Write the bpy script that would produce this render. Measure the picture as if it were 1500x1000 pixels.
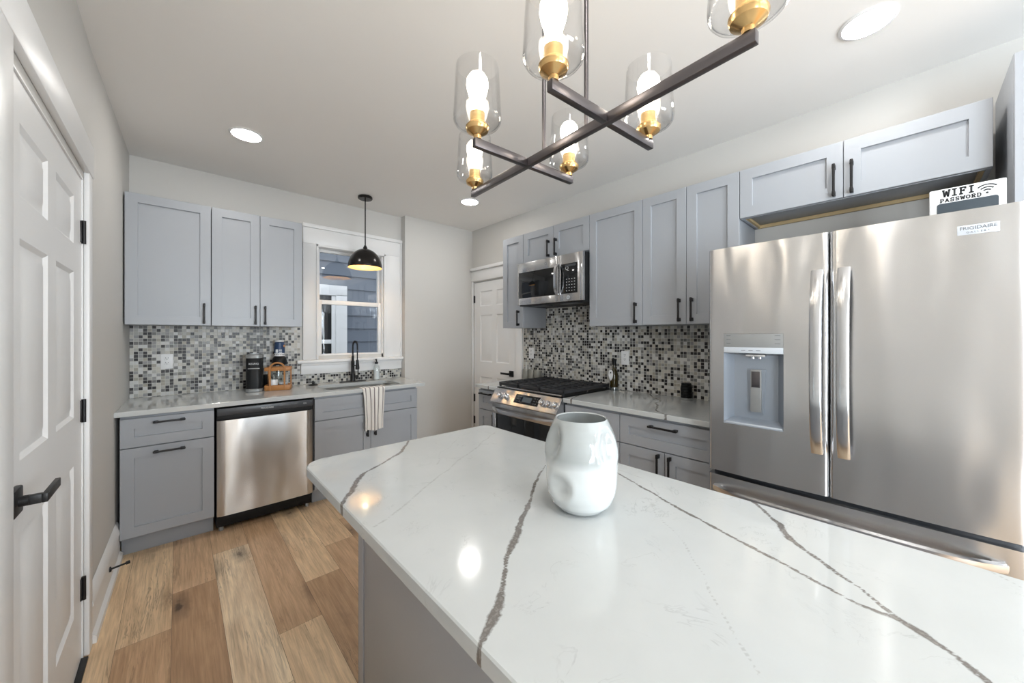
import bpy, bmesh, math, random
from math import radians as R, sin, cos, pi
from mathutils import Vector, Matrix
from mathutils.geometry import delaunay_2d_cdt

for o in list(bpy.data.objects):
    bpy.data.objects.remove(o)
scene = bpy.context.scene
COL = scene.collection

# ------------------------------------------------------------------ camera
cam_data = bpy.data.cameras.new('camera')
cam = bpy.data.objects.new('camera', cam_data)
COL.objects.link(cam)
cam.location = (0, 0, 1.3838)
cam.rotation_euler = (R(90), 0, R(-42.485))
cam_data.sensor_width = 36
cam_data.lens = 36 * 534.22 / 1500
cam_data.shift_y = -8.96 / 1500
cam_data.clip_start = 0.02
scene.camera = cam

# ------------------------------------------------------------------ world, daylight, exposure
scene.view_settings.view_transform = 'Standard'
scene.view_settings.look = 'None'
scene.view_settings.exposure = 1.13
scene.view_settings.gamma = 1.0
scene.view_settings.use_curve_mapping = False
world = bpy.data.worlds.new('world')
scene.world = world
world.use_nodes = True
wn = world.node_tree.nodes
wn['Background'].inputs[0].default_value = (0.90, 0.95, 1.0, 1)
wn['Background'].inputs[1].default_value = 0.75


def area_light(name, loc, rot, sx, sy, power, col):
    l = bpy.data.lights.new(name, 'AREA')
    l.shape = 'RECTANGLE'
    l.size, l.size_y = sx, sy
    l.energy = power
    l.color = col
    o = bpy.data.objects.new(name, l)
    o.location = loc
    o.rotation_euler = rot
    COL.objects.link(o)
    return o


# daylight entering through the two windows behind the camera
area_light('daylight_left', (-0.62, -1.9, 1.25), (0, R(-90), 0), 1.6, 1.2, 70, (0.90, 0.96, 1.0))
area_light('daylight_rear', (1.25, -3.5, 1.4), (R(90), 0, 0), 1.8, 1.4, 74, (0.88, 0.95, 1.0))
LENS = 36.0        # recessed lamp radiance
BULB = 8.5        # filament bulb radiance

# ------------------------------------------------------------------ node helpers


class N:
    def __init__(self, name):
        self.m = bpy.data.materials.new(name)
        self.m.use_nodes = True
        self.t = self.m.node_tree
        self.b = self.t.nodes['Principled BSDF']
        self.out = self.t.nodes['Material Output']

    def n(self, typ, **kw):
        x = self.t.nodes.new(typ)
        for k, v in kw.items():
            setattr(x, k, v)
        return x

    def l(self, a, b):
        self.t.links.new(a, b)

    def val(self, sock, v):
        if hasattr(v, 'links'):
            self.l(v, sock)
        else:
            if hasattr(v, '__len__') and len(v) == 3 and sock.type == 'RGBA':
                v = (*v, 1)
            sock.default_value = v

    def math(self, op, a, b=0.0, c=None, clamp=False):
        x = self.n('ShaderNodeMath', operation=op, use_clamp=clamp)
        self.val(x.inputs[0], a)
        self.val(x.inputs[1], b)
        if c is not None:
            self.val(x.inputs[2], c)
        return x.outputs[0]

    def mix(self, f, a, b, blend='MIX'):
        x = self.n('ShaderNodeMix', data_type='RGBA', blend_type=blend)
        self.val(x.inputs[0], f)
        self.val(x.inputs[6], a)
        self.val(x.inputs[7], b)
        return x.outputs[2]

    def ramp(self, f, stops, interp='LINEAR'):
        x = self.n('ShaderNodeValToRGB')
        x.color_ramp.interpolation = interp
        e = x.color_ramp.elements
        while len(e) < len(stops):
            e.new(0.5)
        for i, (p, c) in enumerate(stops):
            e[i].position = p
            e[i].color = (c, c, c, 1) if not hasattr(c, '__len__') else (*c, 1)
        self.val(x.inputs[0], f)
        return x.outputs[0]

    def noise(self, vec, scale, detail=3, rough=0.5, dist=0.0):
        x = self.n('ShaderNodeTexNoise')
        if vec is not None:
            self.l(vec, x.inputs['Vector'])
        x.inputs['Scale'].default_value = scale
        x.inputs['Detail'].default_value = detail
        x.inputs['Roughness'].default_value = rough
        x.inputs['Distortion'].default_value = dist
        return x.outputs['Fac']

    def obj(self):
        return self.n('ShaderNodeTexCoord').outputs['Object']

    def mapv(self, vec, scale=(1, 1, 1), loc=(0, 0, 0)):
        x = self.n('ShaderNodeMapping')
        self.l(vec, x.inputs[0])
        x.inputs['Scale'].default_value = scale
        x.inputs['Location'].default_value = loc
        return x.outputs[0]

    def bump(self, h, strength=0.2, dist=0.01):
        x = self.n('ShaderNodeBump')
        x.inputs['Strength'].default_value = strength
        x.inputs['Distance'].default_value = dist
        self.l(h, x.inputs['Height'])
        self.l(x.outputs[0], self.b.inputs['Normal'])

    def set(self, **kw):
        for k, v in kw.items():
            s = self.b.inputs[k.replace('_', ' ')]
            if hasattr(v, 'links'):
                self.l(v, s)
            else:
                s.default_value = (*v, 1) if hasattr(v, '__len__') and len(v) == 3 and s.type == 'RGBA' else v
        return self


def srgb(r, g, b):
    f = lambda c: c / 12.92 if c <= 0.04045 else ((c + 0.055) / 1.055) ** 2.4
    return (f(r / 255), f(g / 255), f(b / 255))


def simple(name, col, rough=0.5, metal=0.0, bump=None, **kw):
    k = N(name)
    k.set(Base_Color=col, Roughness=rough, Metallic=metal, **kw)
    o = k.obj()
    sc, st = bump if bump else (60, 0.03)
    nz = k.noise(o, sc, 3)
    k.bump(nz, st, 0.002)
    v = k.math('MULTIPLY_ADD', nz, 0.06, rough - 0.03)
    k.l(v, k.b.inputs['Roughness'])
    return k.m


M = {}
M['wall'] = simple('wall_paint', srgb(208, 206, 202), 0.55, bump=(180, 0.05))
M['ceiling'] = simple('ceiling_paint', srgb(242, 240, 237), 0.7, bump=(120, 0.05))
M['white'] = simple('white_enamel', srgb(236, 236, 236), 0.38, bump=(6, 0.02))
M['cabinet'] = simple('cabinet_paint', srgb(164, 168, 174), 0.34, bump=(90, 0.02))
M['cabinet_dark'] = simple('cabinet_shell_paint', srgb(157, 161, 167), 0.4, bump=(90, 0.02))
M['black'] = simple('black_matte_metal', (0.012, 0.012, 0.013), 0.42, 0.3)
M['black_plastic'] = simple('black_plastic', (0.010, 0.011, 0.012), 0.42, Specular_IOR_Level=0.25)
M['dark_gap'] = simple('dark_rubber', (0.006, 0.006, 0.007), 0.6)
M['black_glass'] = simple('black_appliance_glass', (0.008, 0.009, 0.01), 0.06, bump=(2, 0.005))
M['charcoal'] = simple('charcoal_panel', (0.055, 0.06, 0.068), 0.3)
M['iron'] = simple('cast_iron', (0.03, 0.031, 0.035), 0.5, bump=(300, 0.2))
M['bronze'] = simple('dark_bronze_bar', (0.13, 0.12, 0.125), 0.3, 0.9)
M['brass'] = simple('aged_brass', (0.68, 0.45, 0.2), 0.25, 1.0)
M['chrome'] = simple('chrome', (0.75, 0.76, 0.78), 0.08, 1.0)
M['handle_steel'] = simple('satin_steel', (0.62, 0.63, 0.65), 0.2, 1.0)
M['plywood'] = simple('raw_plywood_edge', srgb(205, 180, 135), 0.6, bump=(40, 0.1))
M['porcelain'] = simple('white_plastic', srgb(238, 239, 240), 0.3)
M['silver_grey'] = simple('silver_grey_plastic', srgb(150, 152, 152), 0.35, 0.3)
M['dispenser'] = simple('dispenser_liner', srgb(150, 158, 168), 0.3, 0.35)
M['navy'] = simple('navy_label', srgb(38, 66, 105), 0.4)
M['copper_wood'] = simple('copper_brown_wood', srgb(176, 120, 66), 0.4, bump=(70, 0.2))
M['galvanised'] = simple('galvanised_metal', srgb(168, 166, 158), 0.35, 0.6, bump=(25, 0.1))
M['amber'] = simple('dark_olive_bottle_glass', (0.035, 0.026, 0.006), 0.08)
M['chalk'] = simple('chalkboard', srgb(58, 68, 76), 0.6)
M['letter_black'] = simple('black_lettering', (0.02, 0.022, 0.025), 0.5)
M['letter_grey'] = simple('grey_lettering', srgb(95, 97, 102), 0.4)
M['letter_white'] = simple('white_lettering', srgb(225, 228, 230), 0.4)
M['badge'] = simple('silver_badge', srgb(205, 212, 220), 0.25, 0.2)
M['pendant_inner'] = simple('pendant_inner_gilt', srgb(235, 205, 150), 0.35, 0.2)
M['pendant_outer'] = simple('pendant_black_metal', (0.02, 0.018, 0.017), 0.22, 0.5)
M['siding'] = simple('blue_grey_siding', srgb(112, 120, 132), 0.6, bump=(40, 0.15))
M['ground'] = simple('outdoor_ground', srgb(120, 125, 110), 0.9, bump=(8, 0.3))
M['screw'] = simple('socket_brass', (0.55, 0.38, 0.18), 0.3, 1.0)


def emission(name, col, s):
    k = N(name)
    k.set(Base_Color=col, Roughness=0.4)
    k.b.inputs['Emission Color'].default_value = (*col, 1)
    k.b.inputs['Emission Strength'].default_value = s
    return k.m


M['lens'] = emission('recessed_lamp_lens', (1.0, 0.965, 0.92), LENS)
M['bulb'] = emission('glowing_bulb_glass', (1.0, 0.90, 0.76), BULB)
M['pendant_bulb'] = emission('pendant_bulb_glass', (1.0, 0.82, 0.56), 26)
M['clock'] = emission('oven_clock_display', (0.05, 0.07, 0.085), 0.10)


def thin_glass(name, tint=(0.98, 0.99, 0.99), ior=1.5, gain=1.0, base=0.02):
    k = N(name)
    tr = k.n('ShaderNodeBsdfTransparent')
    tr.inputs[0].default_value = (*tint, 1)
    gl = k.n('ShaderNodeBsdfGlossy')
    gl.inputs['Roughness'].default_value = 0.02
    lw = k.n('ShaderNodeLayerWeight')
    lw.inputs[0].default_value = 0.5
    nz = k.noise(k.obj(), 25, 2)
    f0 = ((ior - 1) / (ior + 1)) ** 2
    f = k.math('MULTIPLY_ADD', k.math('POWER', lw.outputs['Facing'], 4.0), (1 - f0) * gain, base + f0)
    f = k.math('MULTIPLY_ADD', nz, 0.01, f, clamp=True)
    mx = k.n('ShaderNodeMixShader')
    k.l(f, mx.inputs[0])
    k.l(tr.outputs[0], mx.inputs[1])
    k.l(gl.outputs[0], mx.inputs[2])
    k.l(mx.outputs[0], k.out.inputs[0])
    return k.m


M['glass'] = thin_glass('window_glass', (0.97, 0.985, 1.0))
M['shade_glass'] = thin_glass('clear_shade_glass', (0.97, 0.97, 0.97), 1.5, 1.3, 0.0)
M['bottle_glass'] = thin_glass('clear_bottle_glass', (0.9, 0.93, 0.93), 1.5, 1.2, 0.06)


def stainless(name, col, rough=0.25, wav=0.4):
    k = N(name)
    o = k.obj()
    st = k.noise(k.mapv(o, (3, 3, 1100)), 1.0, 2)          # fine horizontal brushing
    big = k.noise(k.mapv(o, (2.2, 2.2, 0.9)), 2.0, 1)      # slow waviness of the sheet
    h = k.math('MULTIPLY_ADD', st, 0.002, k.math('MULTIPLY', big, 1.0))
    k.set(Base_Color=col, Metallic=1.0, Anisotropic=0.88, Anisotropic_Rotation=0.25)
    k.l(k.math('MULTIPLY_ADD', st, 0.04, rough - 0.02), k.b.inputs['Roughness'])
    tg = k.n('ShaderNodeTangent', direction_type='RADIAL', axis='Z')
    k.l(tg.outputs[0], k.b.inputs['Tangent'])
    k.bump(h, wav, 0.05)
    return k.m


M['steel'] = stainless('brushed_stainless', (0.60, 0.60, 0.605))
M['steel_dw'] = stainless('brushed_stainless_panel', (0.61, 0.60, 0.59), 0.26, 0.3)
M['steel_sink'] = simple('sink_steel', (0.5, 0.49, 0.47), 0.3, 1.0)


def quartz():
    k = N('white_quartz')
    o = k.obj()
    a = k.n('ShaderNodeAttribute', attribute_name='vein').outputs['Fac']
    b = k.n('ShaderNodeAttribute', attribute_name='hair').outputs['Fac']
    n1 = k.noise(o, 38, 4, 0.65)
    n2 = k.noise(o, 120, 3, 0.6)
    va = k.math('ADD', a, k.math('MULTIPLY_ADD', n1, 1.6, -0.8))
    va = k.math('ADD', va, k.math('MULTIPLY_ADD', n2, 0.7, -0.35))
    ma = k.ramp(va, [(0.55, 1), (1.0, 0)])
    core = k.ramp(k.math('ADD', a, k.math('MULTIPLY_ADD', n2, 2.6, -1.1)), [(0.15, 0.42), (0.6, 1.0)])
    vb = k.math('ADD', b, k.math('MULTIPLY_ADD', n1, 2.4, -1.2))
    mb = k.ramp(vb, [(0.5, 0.42), (1.3, 0)])
    # cloudy ground and short faint squiggles
    cl = k.noise(o, 3.5, 4, 0.6)
    base = k.mix(cl, srgb(188, 192, 192), srgb(208, 211, 211))
    w = k.noise(k.mapv(o, (1, 1, 1), (4, 2, 0)), 7.0, 5, 0.62, 1.2)
    sq = k.math('ABSOLUTE', k.math('SUBTRACT', w, 0.5))
    sq = k.ramp(sq, [(0.0, 1), (0.012, 0)])
    gate = k.ramp(k.noise(k.mapv(o, (1, 1, 1), (9, 1, 0)), 9, 2), [(0.52, 0), (0.66, 1)])
    sq = k.math('MULTIPLY', k.math('MULTIPLY', sq, gate), 0.34)
    c = k.mix(sq, base, srgb(150, 152, 154))
    c = k.mix(mb, c, srgb(158, 157, 156))
    vc = k.mix(core, srgb(150, 145, 140), srgb(104, 98, 93))
    c = k.mix(k.math('MULTIPLY', ma, 0.92), c, vc)
    k.l(c, k.b.inputs['Base Color'])
    k.set(Roughness=0.11, Coat_Weight=0.3, Coat_Roughness=0.04)
    return k.m


M['quartz'] = quartz()


def mosaic(name, axis):
    k = N(name)
    o = k.obj()
    s = k.n('ShaderNodeSeparateXYZ')
    k.l(o, s.inputs[0])
    P = 0.0243
    u = k.math('DIVIDE', s.outputs[axis], P)
    v = k.math('DIVIDE', s.outputs[2], P)
    fu, fv = k.math('FLOOR', u), k.math('FLOOR', v)
    cx = k.n('ShaderNodeCombineXYZ')
    k.l(fu, cx.inputs[0])
    k.l(fv, cx.inputs[1])
    cx.inputs[2].default_value = 0.37 if axis == 0 else 5.2
    wn_ = k.n('ShaderNodeTexWhiteNoise', noise_dimensions='3D')
    k.l(cx.outputs[0], wn_.inputs['Vector'])
    r = wn_.outputs['Value']
    col = k.ramp(r, [(0.0, srgb(34, 31, 32)), (0.19, srgb(54, 52, 54)), (0.26, srgb(112, 111, 110)),
                     (0.36, srgb(150, 150, 150)), (0.48, srgb(178, 177, 172)), (0.62, srgb(196, 193, 184)),
                     (0.78, srgb(208, 208, 206)), (0.92, srgb(165, 160, 148))], 'CONSTANT')
    # stone streaks, different in every tile
    off = k.n('ShaderNodeVectorMath', operation='MULTIPLY_ADD')
    k.l(wn_.outputs['Color'], off.inputs[0])
    off.inputs[1].default_value = (9, 9, 9)
    k.l(o, off.inputs[2])
    nz = k.noise(k.mapv(off.outputs[0], (60, 60, 190)), 1.0, 3, 0.6)
    col = k.mix(0.3, col, k.ramp(nz, [(0.3, 0.35), (0.7, 0.65)]), 'OVERLAY')
    du = k.math('ABSOLUTE', k.math('SUBTRACT', k.math('FRACT', u), 0.5))
    dv = k.math('ABSOLUTE', k.math('SUBTRACT', k.math('FRACT', v), 0.5))
    d = k.math('MAXIMUM', du, dv)
    g = k.ramp(d, [(0.445, 0), (0.46, 1)])
    col = k.mix(g, col, srgb(214, 213, 208))
    k.l(col, k.b.inputs['Base Color'])
    k.l(k.ramp(g, [(0, 0.3), (1, 0.7)]), k.b.inputs['Roughness'])
    k.set(Specular_IOR_Level=0.3)
    k.bump(k.ramp(d, [(0.40, 1), (0.46, 0)]), 0.4, 0.002)
    return k.m


M['mosaic_x'] = mosaic('mosaic_glass_tile', 0)
M['mosaic_y'] = mosaic('mosaic_glass_tile_range_wall', 1)


def planks():
    k = N('oak_plank_floor')
    o = k.obj()
    tint = k.n('ShaderNodeAttribute', attribute_name='tint').outputs['Color']
    pid = k.n('ShaderNodeAttribute', attribute_name='pid').outputs['Fac']
    cv = k.n('ShaderNodeCombineXYZ')
    k.l(k.math('MULTIPLY', pid, 7.3), cv.inputs[0])
    k.l(k.math('MULTIPLY', pid, 3.1), cv.inputs[1])
    k.l(pid, cv.inputs[2])
    ad = k.n('ShaderNodeVectorMath', operation='ADD')
    k.l(o, ad.inputs[0])
    k.l(cv.outputs[0], ad.inputs[1])
    p = ad.outputs[0]
    g1 = k.noise(k.mapv(p, (70, 3.2, 1)), 1.0, 5, 0.62, 0.6)
    g2 = k.noise(k.mapv(p, (8, 1.3, 1)), 1.0, 3, 0.55, 1.4)
    g3 = k.noise(k.mapv(p, (260, 9, 1)), 1.0, 2)
    c = k.mix(k.ramp(g2, [(0.3, 0), (0.7, 1)]), (0.86, 0.80, 0.76, 1), (1.16, 1.17, 1.18, 1))
    c = k.mix(1.0, tint, c, 'MULTIPLY')
    c = k.mix(0.12, c, srgb(244, 214, 178))
    c = k.mix(k.ramp(g1, [(0.35, 0.30), (0.6, 0)]), c, srgb(112, 84, 58))
    c = k.mix(k.ramp(g3, [(0.3, 0.16), (0.6, 0)]), c, srgb(96, 74, 54))
    # knots with a dark smudge
    vo = k.n('ShaderNodeTexVoronoi', feature='F1')
    k.l(k.mapv(p, (5.0, 1.9, 1)), vo.inputs['Vector'])
    vo.inputs['Scale'].default_value = 1.0
    vd = k.math('ADD', vo.outputs['Distance'], k.math('MULTIPLY_ADD', k.noise(p, 26, 3), 0.16, -0.08))
    kn = k.ramp(vd, [(0.04, 0.9), (0.09, 0.5), (0.30, 0)])
    c = k.mix(kn, c, srgb(72, 54, 40))
    # grain cracks
    cr = k.noise(k.mapv(p, (30, 1.6, 1), (5, 5, 0)), 1.0, 4, 0.7, 0.8)
    cr = k.math('ABSOLUTE', k.math('SUBTRACT', cr, 0.5))
    gate = k.ramp(k.noise(k.mapv(p, (9, 1.6, 1), (2, 3, 0)), 1.0, 1), [(0.5, 0), (0.66, 1)])
    cr = k.math('MULTIPLY', k.ramp(cr, [(0.0, 1), (0.03, 0)]), k.math('MULTIPLY', gate, 0.5))
    c = k.mix(cr, c, srgb(80, 62, 48))
    k.l(c, k.b.inputs['Base Color'])
    k.l(k.ramp(g1, [(0.3, 0.5), (0.7, 0.34)]), k.b.inputs['Roughness'])
    k.bump(g1, 0.12, 0.002)
    return k.m


M['planks'] = planks()


def towel_mat():
    k = N('striped_linen')
    uvn = k.n('ShaderNodeAttribute', attribute_name='across').outputs['Fac']
    f = k.math('FRACT', k.math('MULTIPLY', uvn, 5.0))
    st = k.ramp(f, [(0.0, 0.0), (0.40, 0.0), (0.44, 1), (0.62, 1), (0.66, 0)])
    c = k.mix(st, srgb(232, 228, 222), srgb(128, 118, 118))
    wv = k.noise(k.obj(), 500, 2)
    k.l(c, k.b.inputs['Base Color'])
    k.set(Roughness=0.9, Sheen_Weight=0.2)
    k.bump(wv, 0.4, 0.002)
    return k.m


M['towel'] = towel_mat()


def vase_mat():
    k = N('opal_glass')
    o = k.obj()
    s = k.n('ShaderNodeSeparateXYZ')
    k.l(o, s.inputs[0])
    nz = k.noise(o, 6, 2)
    h = k.math('ADD', s.outputs[2], k.math('MULTIPLY_ADD', nz, 0.03, -0.015))
    f = k.ramp(h, [(0.125, 0), (0.150, 1)])         # the thick white casing stops half way up
    c = k.mix(f, srgb(212, 216, 216), srgb(194, 199, 199))
    k.l(c, k.b.inputs['Base Color'])
    k.l(k.math('MULTIPLY', f, 0.25), k.b.inputs['Transmission Weight'])
    k.set(Roughness=0.05, Coat_Weight=0.6, Coat_Roughness=0.02, Subsurface_Weight=0.25, Subsurface_Radius=(0.02, 0.02, 0.02))
    return k.m


M['vase'] = vase_mat()

# ------------------------------------------------------------------ mesh helpers


class MB:
    def __init__(self):
        self.bm = bmesh.new()

    def box(self, x0, x1, y0, y1, z0, z1, bev=0.0, seg=2):
        g = bmesh.ops.create_cube(self.bm, size=1.0)
        vs = g['verts']
        for v in vs:
            v.co.x = x0 + (v.co.x + .5) * (x1 - x0)
            v.co.y = y0 + (v.co.y + .5) * (y1 - y0)
            v.co.z = z0 + (v.co.z + .5) * (z1 - z0)
        if bev > 0:
            es = list({e for v in vs for e in v.link_edges})
            b = min(bev, 0.49 * min(abs(x1 - x0), abs(y1 - y0), abs(z1 - z0)))
            bmesh.ops.bevel(self.bm, geom=vs + es, offset=b, segments=seg, profile=0.5, affect='EDGES')
        return self

    def ring(self, pts):
        return [self.bm.verts.new(p) for p in pts]

    def bridge(self, a, b, closed=True):
        n = len(a)
        for i in range(n if closed else n - 1):
            j = (i + 1) % n
            try:
                self.bm.faces.new((a[i], a[j], b[j], b[i]))
            except ValueError:
                pass

    def cap(self, r, flip=False):
        try:
            self.bm.faces.new(r[::-1] if flip else r)
        except ValueError:
            pass

    def lathe(self, prof, c=(0, 0, 0), seg=32, axis='z', close=False):
        def P(r, z, a):
            if axis == 'z':
                return (c[0] + r * cos(a), c[1] + r * sin(a), c[2] + z)
            if axis == 'y':
                return (c[0] + r * cos(a), c[1] + z, c[2] - r * sin(a))
            return (c[0] + z, c[1] + r * cos(a), c[2] + r * sin(a))
        rings = []
        for r, z in prof:
            if r < 1e-6:
                rings.append([self.bm.verts.new(P(0, z, 0))])
            else:
                rings.append(self.ring([P(r, z, 2 * pi * i / seg) for i in range(seg)]))
        for a, b in zip(rings, rings[1:]):
            if len(a) == 1 and len(b) == 1:
                continue
            if len(a) == 1:
                for i in range(seg):
                    self.bm.faces.new((a[0], b[(i + 1) % seg], b[i]))
            elif len(b) == 1:
                for i in range(seg):
                    self.bm.faces.new((a[i], a[(i + 1) % seg], b[0]))
            else:
                self.bridge(a, b)
        return self

    def cyl(self, c, r, h, axis='z', seg=24, r2=None):
        r2 = r if r2 is None else r2
        return self.lathe([(0, 0), (r, 0), (r2, h), (0, h)], c, seg, axis)

    def tube(self, pts, r, seg=8, closed=False):
        pts = [Vector(p) for p in pts]
        n = len(pts)
        prev = None
        rings = []
        for i, p in enumerate(pts):
            a = pts[(i - 1) % n] if (closed or i > 0) else p
            b = pts[(i + 1) % n] if (closed or i < n - 1) else p
            t = (b - a).normalized()
            if prev is None:
                u = t.orthogonal().normalized()
            else:
                u = (prev - t * prev.dot(t)).normalized()
            prev = u
            w = t.cross(u)
            rr = r[i] if hasattr(r, '__len__') else r
            rings.append(self.ring([p + (u * cos(2 * pi * k / seg) + w * sin(2 * pi * k / seg)) * rr for k in range(seg)]))
        for a, b in zip(rings, rings[1:]):
            self.bridge(a, b)
        if closed:
            self.bridge(rings[-1], rings[0])
        else:
            self.cap(rings[0], True)
            self.cap(rings[-1])
        return self

    def sweep(self, pts, prof, up):
        """rectangular profile swept along pts; prof = [(side, up)...]"""
        up = Vector(up)
        pts = [Vector(p) for p in pts]
        rings = []
        for i, p in enumerate(pts):
            t = (pts[min(i + 1, len(pts) - 1)] - pts[max(i - 1, 0)]).normalized()
            s = t.cross(up).normalized()
            w = s.cross(t)
            rings.append(self.ring([p + s * a + w * b for a, b in prof]))
        for a, b in zip(rings, rings[1:]):
            self.bridge(a, b)
        self.cap(rings[0], True)
        self.cap(rings[-1])
        return self

    def prism(self, pts, f0, f1):
        """pts 2-D outline, f0/f1 map (a,b) to 3-D for the two ends"""
        a = self.ring([f0(*p) for p in pts])
        b = self.ring([f1(*p) for p in pts])
        self.bridge(a, b)
        self.cap(a, True)
        self.cap(b)
        return self

    def build(self, name, mat, parent=None, loc=(0, 0, 0), rot=(0, 0, 0), sharp=35, recalc=True):
        if recalc:
            bmesh.ops.recalc_face_normals(self.bm, faces=self.bm.faces[:])
        me = bpy.data.meshes.new(name)
        self.bm.to_mesh(me)
        self.bm.free()
        for p in me.polygons:
            p.use_smooth = True
        me.set_sharp_from_angle(angle=R(sharp))
        me.materials.append(mat)
        o = bpy.data.objects.new(name, me)
        COL.objects.link(o)
        o.parent = parent
        o.location = loc
        o.rotation_euler = rot
        return o


def thing(name, label, cat, loc=(0, 0, 0), rotz=0.0, group=None):
    o = bpy.data.objects.new(name, None)
    o.empty_display_size = 0.05
    COL.objects.link(o)
    o.location = loc
    o.rotation_euler = (0, 0, rotz)
    tag(o, label, cat, group)
    return o


def tag(o, label, cat, group=None):
    o['label'] = label
    o['category'] = cat
    if group:
        o['group'] = group
    return o


def struct(o):
    o['kind'] = 'structure'
    return o


def copy_tree(o, parent=None):
    c = o.copy()
    COL.objects.link(c)
    c.parent = parent
    for ch in list(o.children):
        copy_tree(ch, c)
    return c


def rrect(x0, x1, y0, y1, r, n=6):
    pts = []
    for cx, cy, a0 in ((x1 - r, y1 - r, 0), (x0 + r, y1 - r, 90), (x0 + r, y0 + r, 180), (x1 - r, y0 + r, 270)):
        for i in range(n + 1):
            a = R(a0 + 90 * i / n)
            pts.append((cx + r * cos(a), cy + r * sin(a)))
    return pts


def text_mesh(name, body, size, mat, parent, loc, rot, depth=0.0004, align='CENTER'):
    cu = bpy.data.curves.new(name, 'FONT')
    cu.body = body
    cu.size = size
    cu.extrude = depth
    cu.align_x = align
    cu.align_y = 'CENTER'
    t = bpy.data.objects.new(name, cu)
    COL.objects.link(t)
    dg = bpy.context.evaluated_depsgraph_get()
    me = bpy.data.meshes.new_from_object(t.evaluated_get(dg))
    bpy.data.objects.remove(t)
    me.materials.clear()
    me.materials.append(mat)
    o = bpy.data.objects.new(name, me)
    COL.objects.link(o)
    o.parent = parent
    o.location = loc
    o.rotation_euler = rot
    return o


FRONT = (R(90), 0, 0)      # lettering lying in the local XZ plane, read from local -Y

# ------------------------------------------------------------------ room shell
ZC = 2.72
XR = 2.79
YB = 3.90
YF = -3.2


def wall_panels(mb, axis, pos0, pos1, a0, a1, z0, z1, holes):
    """slab with rectangular holes (a0,a1,z0,z1); axis 'x' = wall normal along x"""
    A = sorted({a0, a1, *[h[0] for h in holes], *[h[1] for h in holes]})
    Z = sorted({z0, z1, *[h[2] for h in holes], *[h[3] for h in holes]})
    for i in range(len(A) - 1):
        for j in range(len(Z) - 1):
            ca, cz = (A[i] + A[i + 1]) / 2, (Z[j] + Z[j + 1]) / 2
            if any(h[0] < ca < h[1] and h[2] < cz < h[3] for h in holes):
                continue
            if axis == 'x':
                mb.box(pos0, pos1, A[i], A[i + 1], Z[j], Z[j + 1])
            else:
                mb.box(A[i], A[i + 1], pos0, pos1, Z[j], Z[j + 1])
    return mb


# floor: every plank is a quad with its own tint; all in one structure mesh
rng = random.Random(11)
PALETTE = [srgb(226, 196, 158), srgb(236, 212, 178), srgb(212, 178, 142), srgb(190, 154, 118), srgb(202, 166, 130), srgb(230, 202, 166)]
LIGHT, PALE, MID, BROWN, TAN = srgb(236, 207, 168), srgb(242, 220, 187), srgb(216, 182, 146), srgb(180, 143, 108), srgb(202, 165, 128)
fixed = {(0, 0): LIGHT, (0, -1): TAN, (-1, 0): LIGHT, (-1, -1): TAN, (1, 0): MID, (1, -1): BROWN, (2, 0): MID, (2, -1): PALE,
         (3, 1): TAN, (3, 0): TAN, (3, -1): LIGHT, (4, 0): LIGHT, (4, -1): LIGHT, (5, 0): LIGHT}
fv, ff, ftint, fpid = [], [], [], []
PW = 0.183
for i in range(-3, 21):
    x0 = -0.205 + i * PW
    x1 = -0.205 + (i + 1) * PW
    joint = 2.356 + 0.308 * i
    if i == 3:
        joint = 1.972
    for k in range(-8, 5):
        y0, y1 = joint + k * 1.30, joint + (k + 1) * 1.30
        y0, y1 = max(y0, YF), min(y1, YB + 0.1)
        if y1 <= y0:
            continue
        t = fixed.get((i, k)) or rng.choice(PALETTE)
        b = len(fv)
        e = 0.0007
        fv += [(x0 + e, y0 + e, 0), (x1 - e, y0 + e, 0), (x1 - e, y1 - e, 0), (x0 + e, y1 - e, 0)]
        ff.append((b, b + 1, b + 2, b + 3))
        ftint.append(t)
        fpid.append(rng.random() * 40)
b = len(fv)
fv += [(-1.0, YF, -0.0012), (3.7, YF, -0.0012), (3.7, YB + .1, -0.0012), (-1.0, YB + .1, -0.0012)]
ff.append((b, b + 1, b + 2, b + 3))
ftint.append(srgb(70, 52, 40))
fpid.append(0)
me = bpy.data.meshes.new('floor')
me.from_pydata(fv, [], ff)
me.attributes.new('tint', 'FLOAT_COLOR', 'FACE')
me.attributes.new('pid', 'FLOAT', 'FACE')
at, ap = me.attributes['tint'], me.attributes['pid']
for i in range(len(ff)):
    at.data[i].color = (*ftint[i], 1)
    ap.data[i].value = fpid[i]
me.materials.append(M['planks'])
floor = bpy.data.objects.new('floor', me)
COL.objects.link(floor)
struct(floor)

struct(MB().box(-1.0, XR + .12, YF - .1, YB + .15, ZC, ZC + .1).build('ceiling', M['ceiling']))

# left wall: straight past the door, easing in slightly towards the corner
XL = -0.30


def xl(y):
    return XL if y < 2.6 else XL + (y - 2.6) * 0.0262


mb = MB()
wall_panels(mb, 'x', XL - .12, XL, YF, 2.6, 0, ZC, [(1.418, 2.396, 0, 2.055), (-2.55, -1.25, 0.35, 2.15)])
mb.prism([(XL - .12, 2.6), (XL, 2.6), (xl(YB + .1), YB + .1), (XL - .12, YB + .1)], lambda x, y: (x, y, 0), lambda x, y: (x, y, ZC))
struct(mb.build('wall_left', M['wall'], recalc=True))

mb = MB()
wall_panels(mb, 'y', YB, YB + .13, -0.45, 1.865, 0, ZC, [(1.00, 1.655, 1.185, 2.255)])
mb.box(1.865, XR + .12, 3.80, YB + .13, 0, ZC)
struct(mb.build('wall_back', M['wall']))

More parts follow.
